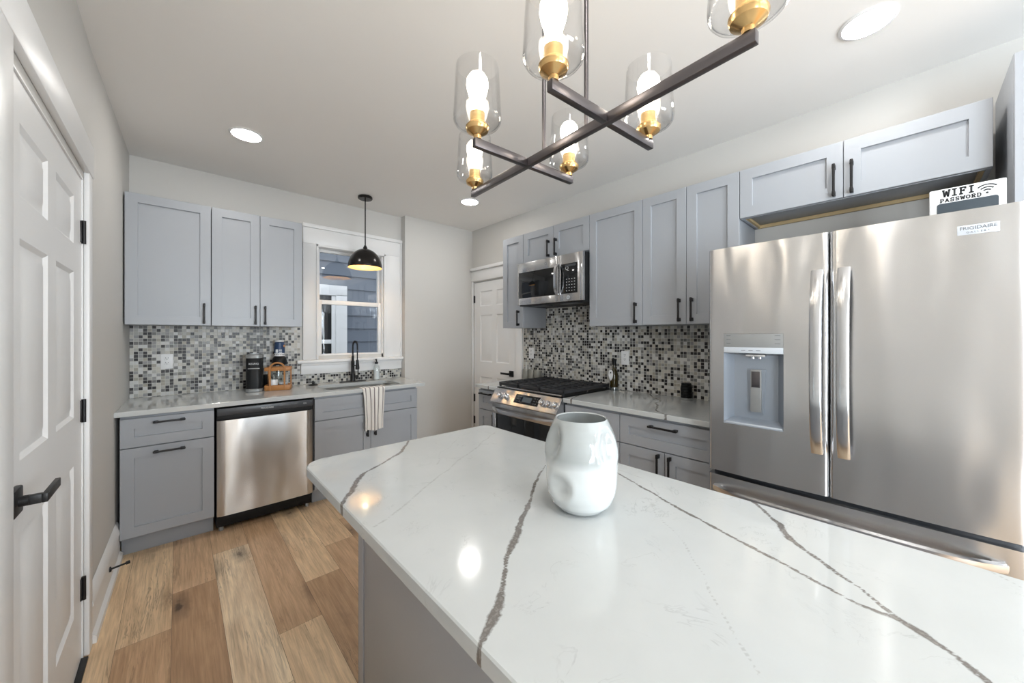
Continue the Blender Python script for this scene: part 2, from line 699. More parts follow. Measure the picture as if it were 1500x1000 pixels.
mb = MB()
wall_panels(mb, 'x', XR, XR + .12, YF, 3.80, 0, ZC, [(2.975, 3.765, 0, 2.055)])
struct(mb.build('wall_right', M['wall']))
mb = MB()
wall_panels(mb, 'y', YF - .12, YF, -0.45, XR + .12, 0, ZC, [(0.3, 2.2, 0.75, 2.2)])
struct(mb.build('wall_front', M['wall']))


def window_frame(name, axis, pos, a0, a1, z0, z1, sgn, mull=None):
    """plain double-hung style frame seen only in reflections"""
    w = bpy.data.objects.new(name, None)
    COL.objects.link(w)
    struct(w)
    f = MB()
    g = MB()

    def bx(m, p0, p1, b0, b1, c0, c1):
        (m.box(p0, p1, b0, b1, c0, c1, .003) if axis == 'x' else m.box(b0, b1, p0, p1, c0, c1, .003))
    p0, p1 = sorted((pos, pos + sgn * .02))
    for (b0, b1, c0, c1) in ((a0 - .1, a0, z0 - .1, z1 + .1), (a1, a1 + .1, z0 - .1, z1 + .1), (a0, a1, z1, z1 + .1), (a0, a1, z0 - .1, z0)):
        bx(f, p0, p1, b0, b1, c0, c1)
    q0, q1 = sorted((pos - sgn * .03, pos - sgn * .08))
    for (b0, b1, c0, c1) in ((a0, a0 + .05, z0, z1), (a1 - .05, a1, z0, z1), (a0 + .05, a1 - .05, z1 - .05, z1), (a0 + .05, a1 - .05, z0, z0 + .05),
                             ((a0 + a1) / 2 - .04, (a0 + a1) / 2 + .04, z0 + .05, z1 - .05)):
        bx(f, q0, q1, b0, b1, c0, c1)
    f.build('window_frame', M['white'], w)
    m = (q0 + q1) / 2
    bx(g, m - .002, m + .002, a0 + .05, a1 - .05, z0 + .05, z1 - .05)
    g.build('window_pane', M['glass'], w)
    return w


window_frame('window_2', 'x', XL, -2.55, -1.25, 0.35, 2.15, 1)
window_frame('window_3', 'y', YF, 0.3, 2.2, 0.75, 2.2, 1)

# ---- kitchen window over the sink
win = bpy.data.objects.new('window_1', None)
COL.objects.link(win)
struct(win)
CY = YB - .022
mb = MB()
mb.box(0.872, 0.995, CY, YB, 1.150, 2.2655, .004)
mb.box(1.665, 1.862, CY, YB, 1.150, 2.2655, .004)
mb.box(0.872, 1.862, CY, YB, 2.265, 2.42, .004)
mb.box(0.866, 1.864, CY - .018, YB, 2.415, 2.452, .006)
mb.box(0.985, 1.005, CY - .010, YB, 1.150, 2.275, .004)
mb.box(1.655, 1.675, CY - .010, YB, 1.150, 2.275, .004)
mb.box(0.985, 1.675, CY - .010, YB, 2.245, 2.268, .004)
mb.box(1.842, 1.864, CY - .010, YB, 1.150, 2.42, .004)
mb.build('window_casing', M['white'], win)
MB().box(0.815, 1.864, CY - .045, YB + .02, 1.118, 1.150, .008).build('window_stool', M['white'], win)
mb = MB()
mb.box(0.855, 1.863, CY, YB, 1.012, 1.118, .004)
mb.box(0.855, 1.863, CY - .012, YB, 1.095, 1.118, .004)
mb.build('window_apron', M['white'], win)
mb = MB()   # jambs inside the opening
mb.box(1.0, 1.014, YB, YB + .13, 1.150, 2.26)
mb.box(1.640, 1.655, YB, YB + .13, 1.150, 2.26)
mb.box(1.014, 1.640, YB, YB + .13, 2.243, 2.26)
mb.box(1.014, 1.640, YB + .02, YB + .13, 1.150, 1.166)
mb.build('window_jamb', M['white'], win)


def sash(y0, y1, z0, z1, s, b, t):
    m = MB()
    m.box(1.014, 1.014 + s, y0, y1, z0, z1, .003)
    m.box(1.640 - s, 1.640, y0, y1, z0, z1, .003)
    m.box(1.014 + s, 1.640 - s, y0, y1, z0, z0 + b, .003)
    m.box(1.014 + s, 1.640 - s, y0, y1, z1 - t, z1, .003)
    o = m.build('sash', M['white'], win)
    MB().box(1.014 + s, 1.640 - s, (y0 + y1) / 2 - .002, (y0 + y1) / 2 + .002, z0 + b, z1 - t).build('sash_pane', M['glass'], o)


sash(YB + .015, YB + .050, 1.166, 1.735, .03, .035, .042)
sash(YB + .055, YB + .090, 1.695, 2.243, .022, .035, .03)


# ---- six panel doors
def panel_door(name, w, h, panels, th=.035):
    """slab in local frame: x 0..w, front at y=0 facing -y"""
    m = MB()
    xs = sorted({0, w, *[p[0] for p in panels], *[p[1] for p in panels]})
    zs = sorted({0, h, *[p[2] for p in panels], *[p[3] for p in panels]})
    for i in range(len(xs) - 1):
        for j in range(len(zs) - 1):
            cx, cz = (xs[i] + xs[i + 1]) / 2, (zs[j] + zs[j + 1]) / 2
            if any(p[0] < cx < p[1] and p[2] < cz < p[3] for p in panels):
                continue
            m.ring_face = m.bm.faces.new([m.bm.verts.new(q) for q in ((xs[i], 0, zs[j]), (xs[i + 1], 0, zs[j]), (xs[i + 1], 0, zs[j + 1]), (xs[i], 0, zs[j + 1]))])
    for (a, b, c, d) in panels:
        prev = None
        for ins, dep in ((0, 0), (.012, .009), (.022, .009), (.045, .002)):
            r = m.ring([(a + ins, dep, c + ins), (b - ins, dep, c + ins), (b - ins, dep, d - ins), (a + ins, dep, d - ins)])
            if prev:
                m.bridge(prev, r)
            prev = r
        m.cap(prev)
    o = m.ring([(0, 0, 0), (w, 0, 0), (w, 0, h), (0, 0, h)])
    k = m.ring([(0, th, 0), (w, th, 0), (w, th, h), (0, th, h)])
    m.bridge(o, k)
    m.cap(k)
    bmesh.ops.remove_doubles(m.bm, verts=m.bm.verts[:], dist=1e-5)
    return m


def lever(parent, x, z, direction):
    """square rose with an angled flat lever; local front is -y"""
    m = MB()
    m.box(x - .034, x + .034, -.014, 0, z - .034, z + .034, .004)
    o = m.build('door_handle_rose', M['black'], parent)
    m = MB()
    d = direction
    m.cyl((x, -.030, z), .013, .018, 'y', 18)
    m.box(x - .008, x + .008, -.050, -.020, z - .0115, z + .0115, .0015)
    a, b = sorted((x - d * .008, x + d * .130))
    m.box(a, b, -.060, -.0495, z - .0115, z + .0115, .0015)
    m.build('door_handle_lever', M['black'], o)


# left door: local x runs along +Y?  It faces +X, so rotate +90: local x -> +Y, local -y -> +X
d1 = bpy.data.objects.new('door_1', None)
COL.objects.link(d1)
struct(d1)
d1.location = (XL - .004, 1.428, 0.012)
d1.rotation_euler = (0, 0, R(90))
W1 = 0.957
PN = [(a, b, c, d) for c, d in ((1.735, 1.925), (1.045, 1.625), (.25, .855)) for a, b in ((.137, .418), (.520, .807))]
panel_door('d', W1, 2.035, PN).build('door_slab', M['white'], d1, sharp=25)
lever(d1, .063, .960, 1)
for z in (.308, 1.064, 1.824):
    m = MB()
    m.box(W1 - .024, W1 + .014, -.004, .004, z - .058, z + .032, .001)
    m.cyl((W1 - .005, -.008, z - .062), .007, .098, 'z', 10)
    m.build('hinge', M['black'], d1)

# left door casing
m = MB()
m.box(XL, XL + .018, 2.402, 2.474, 0, 2.095, .004)
m.box(XL, XL + .018, 1.27, 1.412, 0, 2.095, .004)
m.box(XL, XL + .021, 1.26, 2.486, 2.085, 2.225, .004)
m.box(XL - .12, XL + .001, 2.3865, 2.3955, 0, 2.055)
m.box(XL - .12, XL + .001, 1.4185, 1.4265, 0, 2.055)
m.box(XL - .12, XL + .001, 1.4265, 2.3865, 2.048, 2.0535)
struct(m.build('trim_1', M['white']))
struct(MB().box(XL - .11, XL + .017, 1.428, 2.385, 0.0, 0.010, .003).build('trim_2', M['black_plastic']))
# baseboard between the casing and the cabinets
m = MB()
y0, y1 = 2.476, 3.315


def bb(x, z, y):
    return (xl(y) + x, y, z)


prof = [(0, 0), (.030, 0), (.030, .03), (.016, .045), (.016, .165), (.021, .172), (.021, .182), (.010, .222), (0, .232)]
a = m.ring([bb(x, z, y0) for x, z in prof])
b_ = m.ring([bb(x, z, y1) for x, z in prof])
m.bridge(a, b_)
m.cap(a, True)
m.cap(b_)
struct(m.build('baseboard_left', M['white']))

# right door (beyond the range run)
d2 = bpy.data.objects.new('door_2', None)
COL.objects.link(d2)
struct(d2)
d2.location = (XR + .006, 3.758, 0.012)
d2.rotation_euler = (0, 0, R(-90))
W2 = 0.776
panel_door('d', W2, 2.035, [(.115, .350, 1.735, 1.920), (.430, .660, 1.735, 1.920), (.115, .350, 1.045, 1.625), (.430, .660, 1.045, 1.625), (.115, .350, .25, .860), (.430, .660, .25, .860)]).build('door_slab', M['white'], d2, sharp=25)
lever(d2, W2 - .075, .935, -1)
for z in (.30, .58, 1.83):
    m = MB()
    m.box(-.012, .012, -.004, .004, z - .045, z + .045, .001)
    m.cyl((0, -.008, z - .048), .007, .096, 'z', 10)
    m.build('hinge', M['black'], d2)
m = MB()
m.box(XR - .018, XR, 2.868, 2.972, 0, 2.065, .004)
m.box(XR - .018, XR, 3.768, 3.798, 0, 2.065, .004)
m.box(XR - .021, XR, 2.862, 3.798, 2.065, 2.195, .004)
m.box(XR - .045, XR, 2.850, 3.7985, 2.195, 2.235, .008)
struct(m.build('trim_3', M['white']))

# mosaic splashbacks, fixed to the walls
m = MB()
m.box(-0.264, 0.852, YB - .009, YB - .0005, .918, 1.458)
m.box(0.852, 1.862, YB - .009, YB - .0005, .918, 1.010)
struct(m.build('trim_4', M['mosaic_x']))
m = MB()
m.box(XR - .009, XR - .0005, 0.70, 2.842, .918, 1.457)
m.box(XR - .009, XR - .0005, 1.745, 2.52, 1.457, 1.66)
struct(m.build('trim_5', M['mosaic_y']))

# ------------------------------------------------------------------ cabinets


def shaker(m, x0, x1, z0, z1, fw=.062, th=.020):
    ch = .0016
    def rr(i, y):
        return m.ring([(x0 + i, y, z0 + i), (x1 - i, y, z0 + i), (x1 - i, y, z1 - i), (x0 + i, y, z1 - i)])
    L = [rr(0, th), rr(0, ch), rr(ch, 0), rr(fw, 0), rr(fw + .001, .012)]
    for a, b in zip(L, L[1:]):
        m.bridge(a, b)
    m.cap(L[-1])
    m.cap(L[0], True)


def pull(parent, spec):
    m = MB()
    if spec[0] == 'v':
        _, x, z0, z1 = spec
        m.box(x - .0055, x + .0055, -.034, -.024, z0, z1, .0015)
        for z in (z0 + .003, z1 - .025):
            m.box(x - .0065, x + .0065, -.0355, 0, z, z + .022, .0015)
    else:
        _, x0, x1, z = spec
        m.box(x0, x1, -.034, -.024, z - .0055, z + .0055, .0015)
        for x in (x0 + .003, x1 - .025):
            m.box(x, x + .022, -.0355, 0, z - .0065, z + .0065, .0015)
    m.build('handle', M['black'], parent)


def cabinet(name, label, cat, loc, rot, w, z0, z1, depth, fronts, toe=True, group=None, hollow=False, well=False):
    t = thing(name, label, cat, loc, rot, group)
    m = MB()
    e = .0015
    if well:        # open box that takes a sink bowl
        m.box(e, .018, .021, depth, z0, z1, .001)
        m.box(w - .018, w - e, .021, depth, z0, z1, .001)
        m.box(.018, w - .018, .021, .036, z0 + .018, z1, .001)
        m.box(.018, w - .018, depth - .01, depth, z0 + .018, z1, .001)
        m.box(.018, w - .018, .021, depth, z0, z0 + .018, .001)
    elif hollow:      # open underside with a raised bottom panel
        m.box(e, .018, .021, depth, z0, z1, .001)
        m.box(w - .018, w - e, .021, depth, z0, z1, .001)
        m.box(.018, w - .018, .021, depth, z0 + .02, z1, .001)
        m.box(.018, w - .018, .021, .036, z0, z0 + .02, .001)
    else:
        m.box(e, w - e, .021, depth, z0, z1, .001)
    m.build('cabinet_body', M['cabinet_dark'], t)
    if toe:
        MB().box(e, w - e, .088, depth, 0, z0 - .0005, .001).build('toe_kick', M['cabinet_dark'], t)
    for kind, x0, x1, a, b, hs in fronts:
        m = MB()
        shaker(m, x0, x1, a, b)
        d = m.build(kind, M['cabinet'], t, sharp=25)
        if hs:
            pull(d, hs)
    return t


UZ0, UZ1 = 1.458, 2.356
g = .0015
# --- back wall, base units
FY = 3.2545
BD = YB - .012 - FY
cabinet('base_cabinet', 'grey base cabinet with one drawer, left of the dishwasher against the door wall', 'cabinet', (-.264, FY, 0), 0, .450, .118, .886, BD,
        [('drawer', g, .450 - g, .688, .866, ('h', .147, .301, .834)), ('door', g, .450 - g, .130, .682, ('h', .147, .301, .645))])
t = cabinet('sink_cabinet', 'grey two-door sink cabinet right of the dishwasher, towel hanging over its front', 'cabinet', (.815, FY, 0), 0, .910, .118, .886, BD,
            [('false_drawer', g, .910 - g, .688, .866, None),
             ('door', g, .4535, .130, .682, ('v', .420, .492, .648)), ('door', .4565, .910 - g, .130, .682, ('v', .490, .492, .648))], well=True)
# --- back wall, wall units
cabinet('wall_cabinet', 'grey single-door wall cabinet in the left corner above the outlet', 'cabinet', (-.267, 3.570, 0), 0, .452, UZ0, UZ1, .325,
        [('door', g, .452 - g, UZ0, UZ1, ('v', .411, 1.470, 1.622))], toe=False)
cabinet('wall_cabinet', 'grey two-door wall cabinet beside the window, above the coffee maker', 'cabinet', (.187, 3.570, 0), 0, .611, UZ0, UZ1, .325,
        [('door', g, .304, UZ0, UZ1, ('v', .273, 1.470, 1.622)), ('door', .307, .611 - g, UZ0, UZ1, ('v', .338, 1.470, 1.622))], toe=False)
# --- right wall, wall units (front plane x = 2.4506)
XU = 2.4506
UD = XR - .012 - XU
RZ = R(-90)


def at(y):
    return (XU, y, 0)


cabinet('wall_cabinet', 'narrow tall grey wall cabinet left of the microwave, beside the white door', 'cabinet', at(2.814), RZ, .297, UZ0, UZ1, UD,
        [('door', g, .297 - g, UZ0, UZ1, ('v', .240, 1.476, 1.628))], toe=False)
cabinet('wall_cabinet', 'short grey two-door wall cabinet directly above the microwave', 'cabinet', at(2.516), RZ, .764, 2.072, UZ1, UD,
        [('door', g, .380, 2.076, UZ1, ('v', .332, 2.084, 2.236)), ('door', .383, .764 - g, 2.076, UZ1, ('v', .418, 2.084, 2.236))], toe=False)
cabinet('wall_cabinet', 'grey single-door wall cabinet just right of the microwave', 'cabinet', at(1.751), RZ, .455, UZ0, UZ1, UD,
        [('door', g, .455 - g, UZ0, UZ1, ('v', .409, 1.470, 1.622))], toe=False)
cabinet('wall_cabinet', 'grey two-door wall cabinet next to the fridge, over the right counter', 'cabinet', at(1.295), RZ, .612, UZ0, UZ1, UD,
        [('door', g, .3045, UZ0, UZ1, ('v', .265, 1.474, 1.628)), ('door', .3075, .612 - g, UZ0, UZ1, ('v', .345, 1.474, 1.628))], toe=False)
t = cabinet('wall_cabinet', 'wide low grey two-door cabinet mounted above the fridge', 'cabinet', at(.682), RZ, .912, 2.072, UZ1, UD,
            [('door', g, .4545, 2.074, UZ1, ('v', .422, 2.082, 2.244)), ('door', .4575, .912 - g, 2.074, UZ1, ('v', .488, 2.082, 2.244))], toe=False, hollow=True)
m = MB()
m.box(.0185, .8935, UD - .016, UD - .001, 2.0725, 2.0915)
m.box(.0185, .032, .037, UD - .016, 2.076, 2.0915)
m.box(.880, .8935, .037, UD - .016, 2.076, 2.0915)
o = m.build('hanging_strip', M['plywood'], t)
o['label'] = 'raw plywood strip under the cabinet'
# --- right wall, base units (front plane x = 2.135)
XB = 2.135
RD = XR - .012 - XB


def ab(y):
    return (XB, y, 0)


cabinet('base_cabinet', 'narrow grey base cabinet with drawer, left of the range', 'cabinet', ab(2.806), RZ, .286, .118, .886, RD,
        [('drawer', g, .286 - g, .688, .866, ('h', .035, .200, .836)), ('door', g, .286 - g, .130, .682, ('v', .243, .512, .665))])
cabinet('base_cabinet', 'grey base cabinet just right of the range, mostly behind the vase', 'cabinet', ab(1.744), RZ, .456, .118, .886, RD,
        [('drawer', g, .456 - g, .688, .866, ('h', .150, .306, .828)), ('door', g, .456 - g, .130, .682, ('v', .040, .512, .668))])
cabinet('base_cabinet', 'wide grey base cabinet with long drawer over two doors, beside the fridge', 'cabinet', ab(1.286), RZ, .598, .118, .886, RD,
        [('drawer', g, .598 - g, .688, .866, ('h', .205, .382, .829)), ('door', g, .2975, .130, .682, ('v', .264, .512, .672)),
         ('door', .3005, .598 - g, .130, .682, ('v', .334, .512, .672))])
# --- tall unit right of the fridge
cabinet('pantry_cabinet', 'tall grey pantry cabinet at the right edge beyond the fridge', 'cabinet', (2.33, -.264, 0), RZ, .60, .118, 2.455, XR - .012 - 2.33,
        [('door', .002, .298, .130, 1.30, ('v', .265, 1.1, 1.26)), ('door', .302, .598, .130, 1.30, ('v', .335, 1.1, 1.26)),
         ('door', .002, .298, 1.306, 2.45, ('v', .265, 1.34, 1.5)), ('door', .302, .598, 1.306, 2.45, ('v', .335, 1.34, 1.5))])

# --- island
t = thing('island_cabinet', 'long grey island base under the veined white countertop', 'kitchen island', (.535, -.36, 0))
MB().box(.001, .600, .02, 1.815, .10, .886, .001).build('cabinet_body', M['cabinet_dark'], t)
MB().box(.03, .54, .05, 1.785, 0, .0995, .001).build('toe_kick', M['cabinet_dark'], t)
m = MB()
m.box(-.012, 0.0005, .02, 1.765, .004, .886, .001)
m.build('side_panel', M['cabinet'], t)
m = MB()
m.box(-.014, .046, 1.772, 1.822, .004, .886, .002)
m.build('corner_post', M['cabinet'], t)
for i in range(3):
    m = MB()
    y0 = .05 + i * .585
    shaker(m, y0, y0 + .58, .13, .866)
    d = m.build('door', M['cabinet'], t, loc=(.621, 0, 0), rot=(0, 0, R(90)), sharp=25)
    pull(d, ('v', y0 + .54, .68, .83))

# ------------------------------------------------------------------ quartz worktops
VEIN = [
 ([(0.818, 1.578), (0.784, 1.532), (0.72, 1.45), (0.656, 1.373), (0.601, 1.335), (0.554, 1.301), (0.515, 1.277), (0.473, 1.254), (0.455, 1.238), (0.423, 1.197), (0.402, 1.159), (0.381, 1.124), (0.355, 1.093), (0.33, 1.053)], [.006, .006, .007, .009, .007, .007, .007, .007, .011, .012, .013, .011, .008, .006]),
 ([(1.089, 0.943), (0.932, 0.86), (0.827, 0.798), (0.708, 0.707), (0.648, 0.67), (0.588, 0.623), (0.542, 0.592), (0.507, 0.572), (0.473, 0.537), (0.446, 0.513), (0.412, 0.483), (0.387, 0.466), (0.361, 0.452), (0.341, 0.44), (0.329, 0.434)], [.003, .005, .006, .008, .008, .010, .010, .009, .009, .010, .012, .012, .010, .008, .005]),
 ([(1.15, 0.771), (1.101, 0.679), (1.065, 0.588), (1.019, 0.482), (0.961, 0.323), (0.924, 0.216), (0.894, 0.131), (0.87, 0.063), (0.871, 0.012)], [.003, .005, .006, .006, .006, .006, .006, .006, .006]),
 ([(1.199, 0.314), (1.179, 0.287), (1.094, 0.216), (1.033, 0.186), (0.975, 0.12), (0.926, 0.06), (0.873, 0.012), (0.857, -0.014), (0.836, -0.042), (0.806, -0.069), (0.775, -0.096), (.70, -.15), (.62, -.24)], [.005, .006, .010, .009, .006, .006, .009, .010, .008, .007, .007, .007, .007]),
 ([(2.774, 1.407), (2.638, 1.306), (2.560, 1.215), (2.487, 1.181), (2.43, 1.19), (2.351, 1.131), (2.267, 1.099), (2.18, 1.06), (2.112, 0.966), (2.08, 0.99)], [.009] * 10),
 ([(2.288, 1.735), (2.172, 1.70), (2.10, 1.66)], [.008] * 3),
 ([(0.365, 3.29), (0.338, 3.262), (0.352, 3.2345)], [.006] * 3),
 ([(2.233, 2.71), (2.10, 2.62)], [.008] * 2),
 ([(1.10, 3.30), (1.05, 3.20)], [.004] * 2),
 ([(1.30, 3.325), (1.28, 3.335)], [.004] * 2),
]
HAIR = [
 ([(1.139, 1.359), (0.854, 1.181), (0.65, 1.063), (0.482, 0.953), (0.352, 0.881)], .004),
 ([(0.97, 0.486), (0.893, 0.416), (0.836, 0.341), (0.755, 0.271), (0.678, 0.217), (0.632, 0.179), (0.586, 0.137)], .003),
 ([(1.126, 0.686), (1.113, 0.558), (1.046, 0.503), (0.962, 0.474)], .003),
 ([(1.203, -0.082), (1.184, -0.106), (1.148, -0.141)], .003),
 ([(0.948, 1.397), (0.836, 1.292), (0.772, 1.267), (0.689, 1.154)], .003),
 ([(-.26, 3.40), (-.02, 3.47), (.20, 3.36), (.45, 3.33), (.62, 3.45)], .006),
]
VSEG, HSEG = [], []
jr = random.Random(3)
for pts, ws in VEIN:
    # break the polyline up so the vein wanders a little
    q = []
    for (a, b), (wa, wb) in zip(zip(pts, pts[1:]), zip(ws, ws[1:])):
        n = max(1, int(math.hypot(b[0] - a[0], b[1] - a[1]) / .03))
        for i in range(n):
            f = i / n
            j = .0 if i == 0 else .0035
            q.append((a[0] + (b[0] - a[0]) * f + jr.uniform(-j, j), a[1] + (b[1] - a[1]) * f + jr.uniform(-j, j), (wa + (wb - wa) * f) * jr.uniform(.62, 1.05)))
    q.append((*pts[-1], ws[-1]))
    VSEG += list(zip(q, q[1:]))
for pts, w in HAIR:
    q = []
    for a, b in zip(pts, pts[1:]):
        n = max(1, int(math.hypot(b[0] - a[0], b[1] - a[1]) / .04))
        for i in range(n):
            f = i / n
            j = .0 if i == 0 else .006
            q.append((a[0] + (b[0] - a[0]) * f + jr.uniform(-j, j), a[1] + (b[1] - a[1]) * f + jr.uniform(-j, j), w))
    q.append((*pts[-1], w))
    HSEG += list(zip(q, q[1:]))


def seg_field(segs, cell=.06):
    grid = {}
    for s in segs:
        (ax, ay, _), (bx, by, _) = s
        m_ = .05
        for i in range(int(math.floor((min(ax, bx) - m_) / cell)), int(math.floor((max(ax, bx) + m_) / cell)) + 1):
            for j in range(int(math.floor((min(ay, by) - m_) / cell)), int(math.floor((max(ay, by) + m_) / cell)) + 1):
                grid.setdefault((i, j), []).append(s)

    def f(x, y):
        best = 6.0
        for (ax, ay, aw), (bx, by, bw) in grid.get((math.floor(x / cell), math.floor(y / cell)), ()):
            dx, dy = bx - ax, by - ay
            l2 = dx * dx + dy * dy or 1e-9
            t_ = max(0, min(1, ((x - ax) * dx + (y - ay) * dy) / l2))
            d = math.hypot(x - ax - dx * t_, y - ay - dy * t_) / (aw + (bw - aw) * t_)
            if d < best:
                best = d
        return best
    return f


veinf, hairf = seg_field(VSEG), seg_field(HSEG)


def round_poly(pts, radii, inset=0.0, n=7):
    """convex CCW polygon moved inwards by inset, corners rounded"""
    k = len(pts)
    out = []
    lines = []
    for i in range(k):
        a, b = Vector(pts[i]), Vector(pts[(i + 1) % k])
        d = (b - a).normalized()
        nrm = Vector((-d.y, d.x))
        lines.append((a + nrm * inset, d))
    for i in range(k):
        (p, d), (q, e) = lines[i - 1], lines[i]
        cr = d.x * e.y - d.y * e.x
        s = ((q.x - p.x) * e.y - (q.y - p.y) * e.x) / cr
        c = p + d * s
        r = max(radii[i] - inset, .0005)
        ang = math.acos(max(-1, min(1, d.dot(e))))
        tl = r * math.tan(ang / 2)
        p0 = c - d * tl
        nrm = Vector((-d.y, d.x))
        o = p0 + nrm * r
        a0 = math.atan2(p0.y - o.y, p0.x - o.x)
        for j in range(n + 1):
            a = a0 + ang * j / n
            out.append((o.x + r * cos(a), o.y + r * sin(a)))
    return out


def densify(loop, step):
    o = []
    for a, b in zip(loop, loop[1:] + loop[:1]):
        n = max(1, int(math.hypot(b[0] - a[0], b[1] - a[1]) / step))
        for i in range(n):
            o.append((a[0] + (b[0] - a[0]) * i / n, a[1] + (b[1] - a[1]) * i / n))
    return o


def inside(p, poly):
    c = False
    x, y = p
    j = len(poly) - 1
    for i in range(len(poly)):
        (xi, yi), (xj, yj) = poly[i], poly[j]
        if (yi > y) != (yj > y) and x < (xj - xi) * (y - yi) / (yj - yi) + xi:
            c = not c
        j = i
    return c


def worktop(name, label, cat, outer, inner, hole, step, z0=.888, z1=.918):
    """outer = outline at the side face, inner = slightly inset outline of the flat top"""
    loops = [densify(inner, step)]
    if hole:
        loops.append(densify(hole, step))
    pts, edges = [], []
    for lp in loops:
        b = len(pts)
        pts += lp
        edges += [(b + i, b + (i + 1) % len(lp)) for i in range(len(lp))]
    nb = len(pts)
    xs, ys = [p[0] for p in pts], [p[1] for p in pts]
    sh = step * .55
    x = min(xs) + sh
    small = [(p[0], p[1]) for p in pts]
    while x < max(xs) - sh * .5:
        y = min(ys) + sh
        while y < max(ys) - sh * .5:
            if inside((x, y), inner) and not (hole and inside((x, y), hole)):
                pts.append((x, y))
            y += step
        x += step
    vs, es, fs, ov, _, _ = delaunay_2d_cdt([Vector(p) for p in pts], edges, [], 0, 1e-6, True)
    bm = bmesh.new()
    bv = [bm.verts.new((v.x, v.y, z1)) for v in vs]
    for f in fs:
        c = sum((vs[i] for i in f), Vector((0, 0))) / len(f)
        if inside(c, inner) and not (hole and inside(c, hole)):
            bm.faces.new([bv[i] for i in f])
    for v in [v for v in bv if not v.link_faces]:
        bm.verts.remove(v)
    # sides
    def skirt(loop0, loop1, first):
        A = densify(loop0, step)
        n_ = len(loop0)
        prev = [bm.verts.new((p[0], p[1], z1)) for p in A]
        # matching points on the outer loop
        B = []
        for (a, b), (c, d) in zip(zip(loop0, loop0[1:] + loop0[:1]), zip(loop1, loop1[1:] + loop1[:1])):
            n = max(1, int(math.hypot(b[0] - a[0], b[1] - a[1]) / step))
            for i in range(n):
                B.append((c[0] + (d[0] - c[0]) * i / n, c[1] + (d[1] - c[1]) * i / n))
        seq = [(.3, .0009), (1.0, .0032)] if first else [(1.0, .0)]
        rows = [prev]
        for f_, dz in seq:
            if f_ == 1.0 and dz == 0.0:
                continue
            rows.append([bm.verts.new((p[0] + (q[0] - p[0]) * f_, p[1] + (q[1] - p[1]) * f_, z1 - dz)) for p, q in zip(A, B)])
        rows.append([bm.verts.new((q[0], q[1], (z0 + z1) / 2)) for q in B])
        rows.append([bm.verts.new((q[0], q[1], z0)) for q in B])
        for r0, r1 in zip(rows, rows[1:]):
            for i in range(len(A)):
                j = (i + 1) % len(A)
                bm.faces.new((r0[i], r1[i], r1[j], r0[j]))
        return rows[-1]
    skirt(inner, outer, True)
    if hole:
        skirt(hole, hole, False)
    bmesh.ops.remove_doubles(bm, verts=bm.verts[:], dist=1e-5)
    # underside: simple n-gon or two strips round the hole
    und = [bm.verts.new((p[0], p[1], z0)) for p in densify(outer, step)]
    if hole:
        u2 = [bm.verts.new((p[0], p[1], z0)) for p in densify(hole, step)]
        ed = [bm.edges.new((und[i], und[(i + 1) % len(und)])) for i in range(len(und))]
        ed += [bm.edges.new((u2[i], u2[(i + 1) % len(u2)])) for i in range(len(u2))]
        bmesh.ops.triangle_fill(bm, edges=ed, use_beauty=True)
    else:
        bm.faces.new(und)
    bmesh.ops.remove_doubles(bm, verts=bm.verts[:], dist=1e-5)
    bmesh.ops.recalc_face_normals(bm, faces=bm.faces[:])
    me = bpy.data.meshes.new(name)
    bm.to_mesh(me)
    bm.free()
    for p in me.polygons:
        p.use_smooth = True
    me.set_sharp_from_angle(angle=R(40))
    me.attributes.new('vein', 'FLOAT', 'POINT')
    me.attributes.new('hair', 'FLOAT', 'POINT')
    a1, a2 = me.attributes['vein'], me.attributes['hair']
    for i, v in enumerate(me.vertices):
        a1.data[i].value = veinf(v.co.x, v.co.y)
        a2.data[i].value = hairf(v.co.x, v.co.y)
    me.materials.append(M['quartz'])
    o = bpy.data.objects.new(name, me)
    COL.objects.link(o)
    tag(o, label, cat)
    return o


IS = [(.333, -.45), (1.188, -.45), (1.188, 1.497), (.333, 1.512)]
rd = [.05, .05, .035, .085]
worktop('island_countertop', 'white quartz island countertop with bold grey-brown veins', 'countertop', round_poly(IS, rd), round_poly(IS, rd, .003), None, .0065)
BK = [(-.284, 3.222), (1.795, 3.228), (1.858, YB - .0105), (-.270, YB - .0105)]
rd = [.002, .006, .004, .004]
SINK = (.935, 1.600, 3.325, 3.700)
hole = rrect(*SINK, .055)
worktop('countertop', 'white quartz countertop along the window wall, with the sink cut-out', 'countertop', round_poly(BK, rd), round_poly(BK, rd, .003), hole, .014)
RT = [(2.108, .690), (XR - .0105, .690), (XR - .0105, 1.742), (2.108, 1.742)]
rd = [.004] * 4
worktop('countertop', 'white quartz countertop between the range and the fridge', 'countertop', round_poly(RT, rd), round_poly(RT, rd, .003), None, .010)
RS = [(2.108, 2.5215), (XR - .0105, 2.5215), (XR - .0105, 2.825), (2.108, 2.825)]
worktop('countertop', 'short white quartz countertop left of the range by the white door', 'countertop', round_poly(RS, rd), round_poly(RS, rd, .003), None, .012)

# ------------------------------------------------------------------ sink, tap and things on the window counter
t = thing('sink', 'stainless undermount sink below the window', 'sink', (0, 0, .70))
m = MB()
prev = None
for ins, z in ((-.012, .186), (-.002, .186), (-.002, .178), (.008, .03), (.035, .004), (.16, 0)):
    r = m.ring([(x, y, z) for x, y in rrect(SINK[0] + ins, SINK[1] - ins, SINK[2] + ins, SINK[3] - ins, max(.055 - ins * .2, .02))])
    if prev:
        m.bridge(prev, r)
    prev = r
m.cap(prev)
m.build('sink_bowl', M['steel_sink'], t)
MB().lathe([(0, .004), (.035, .004), (.045, .002), (.045, 0)], (1.27, 3.52, .0005), 24).build('drain', M['chrome'], t)

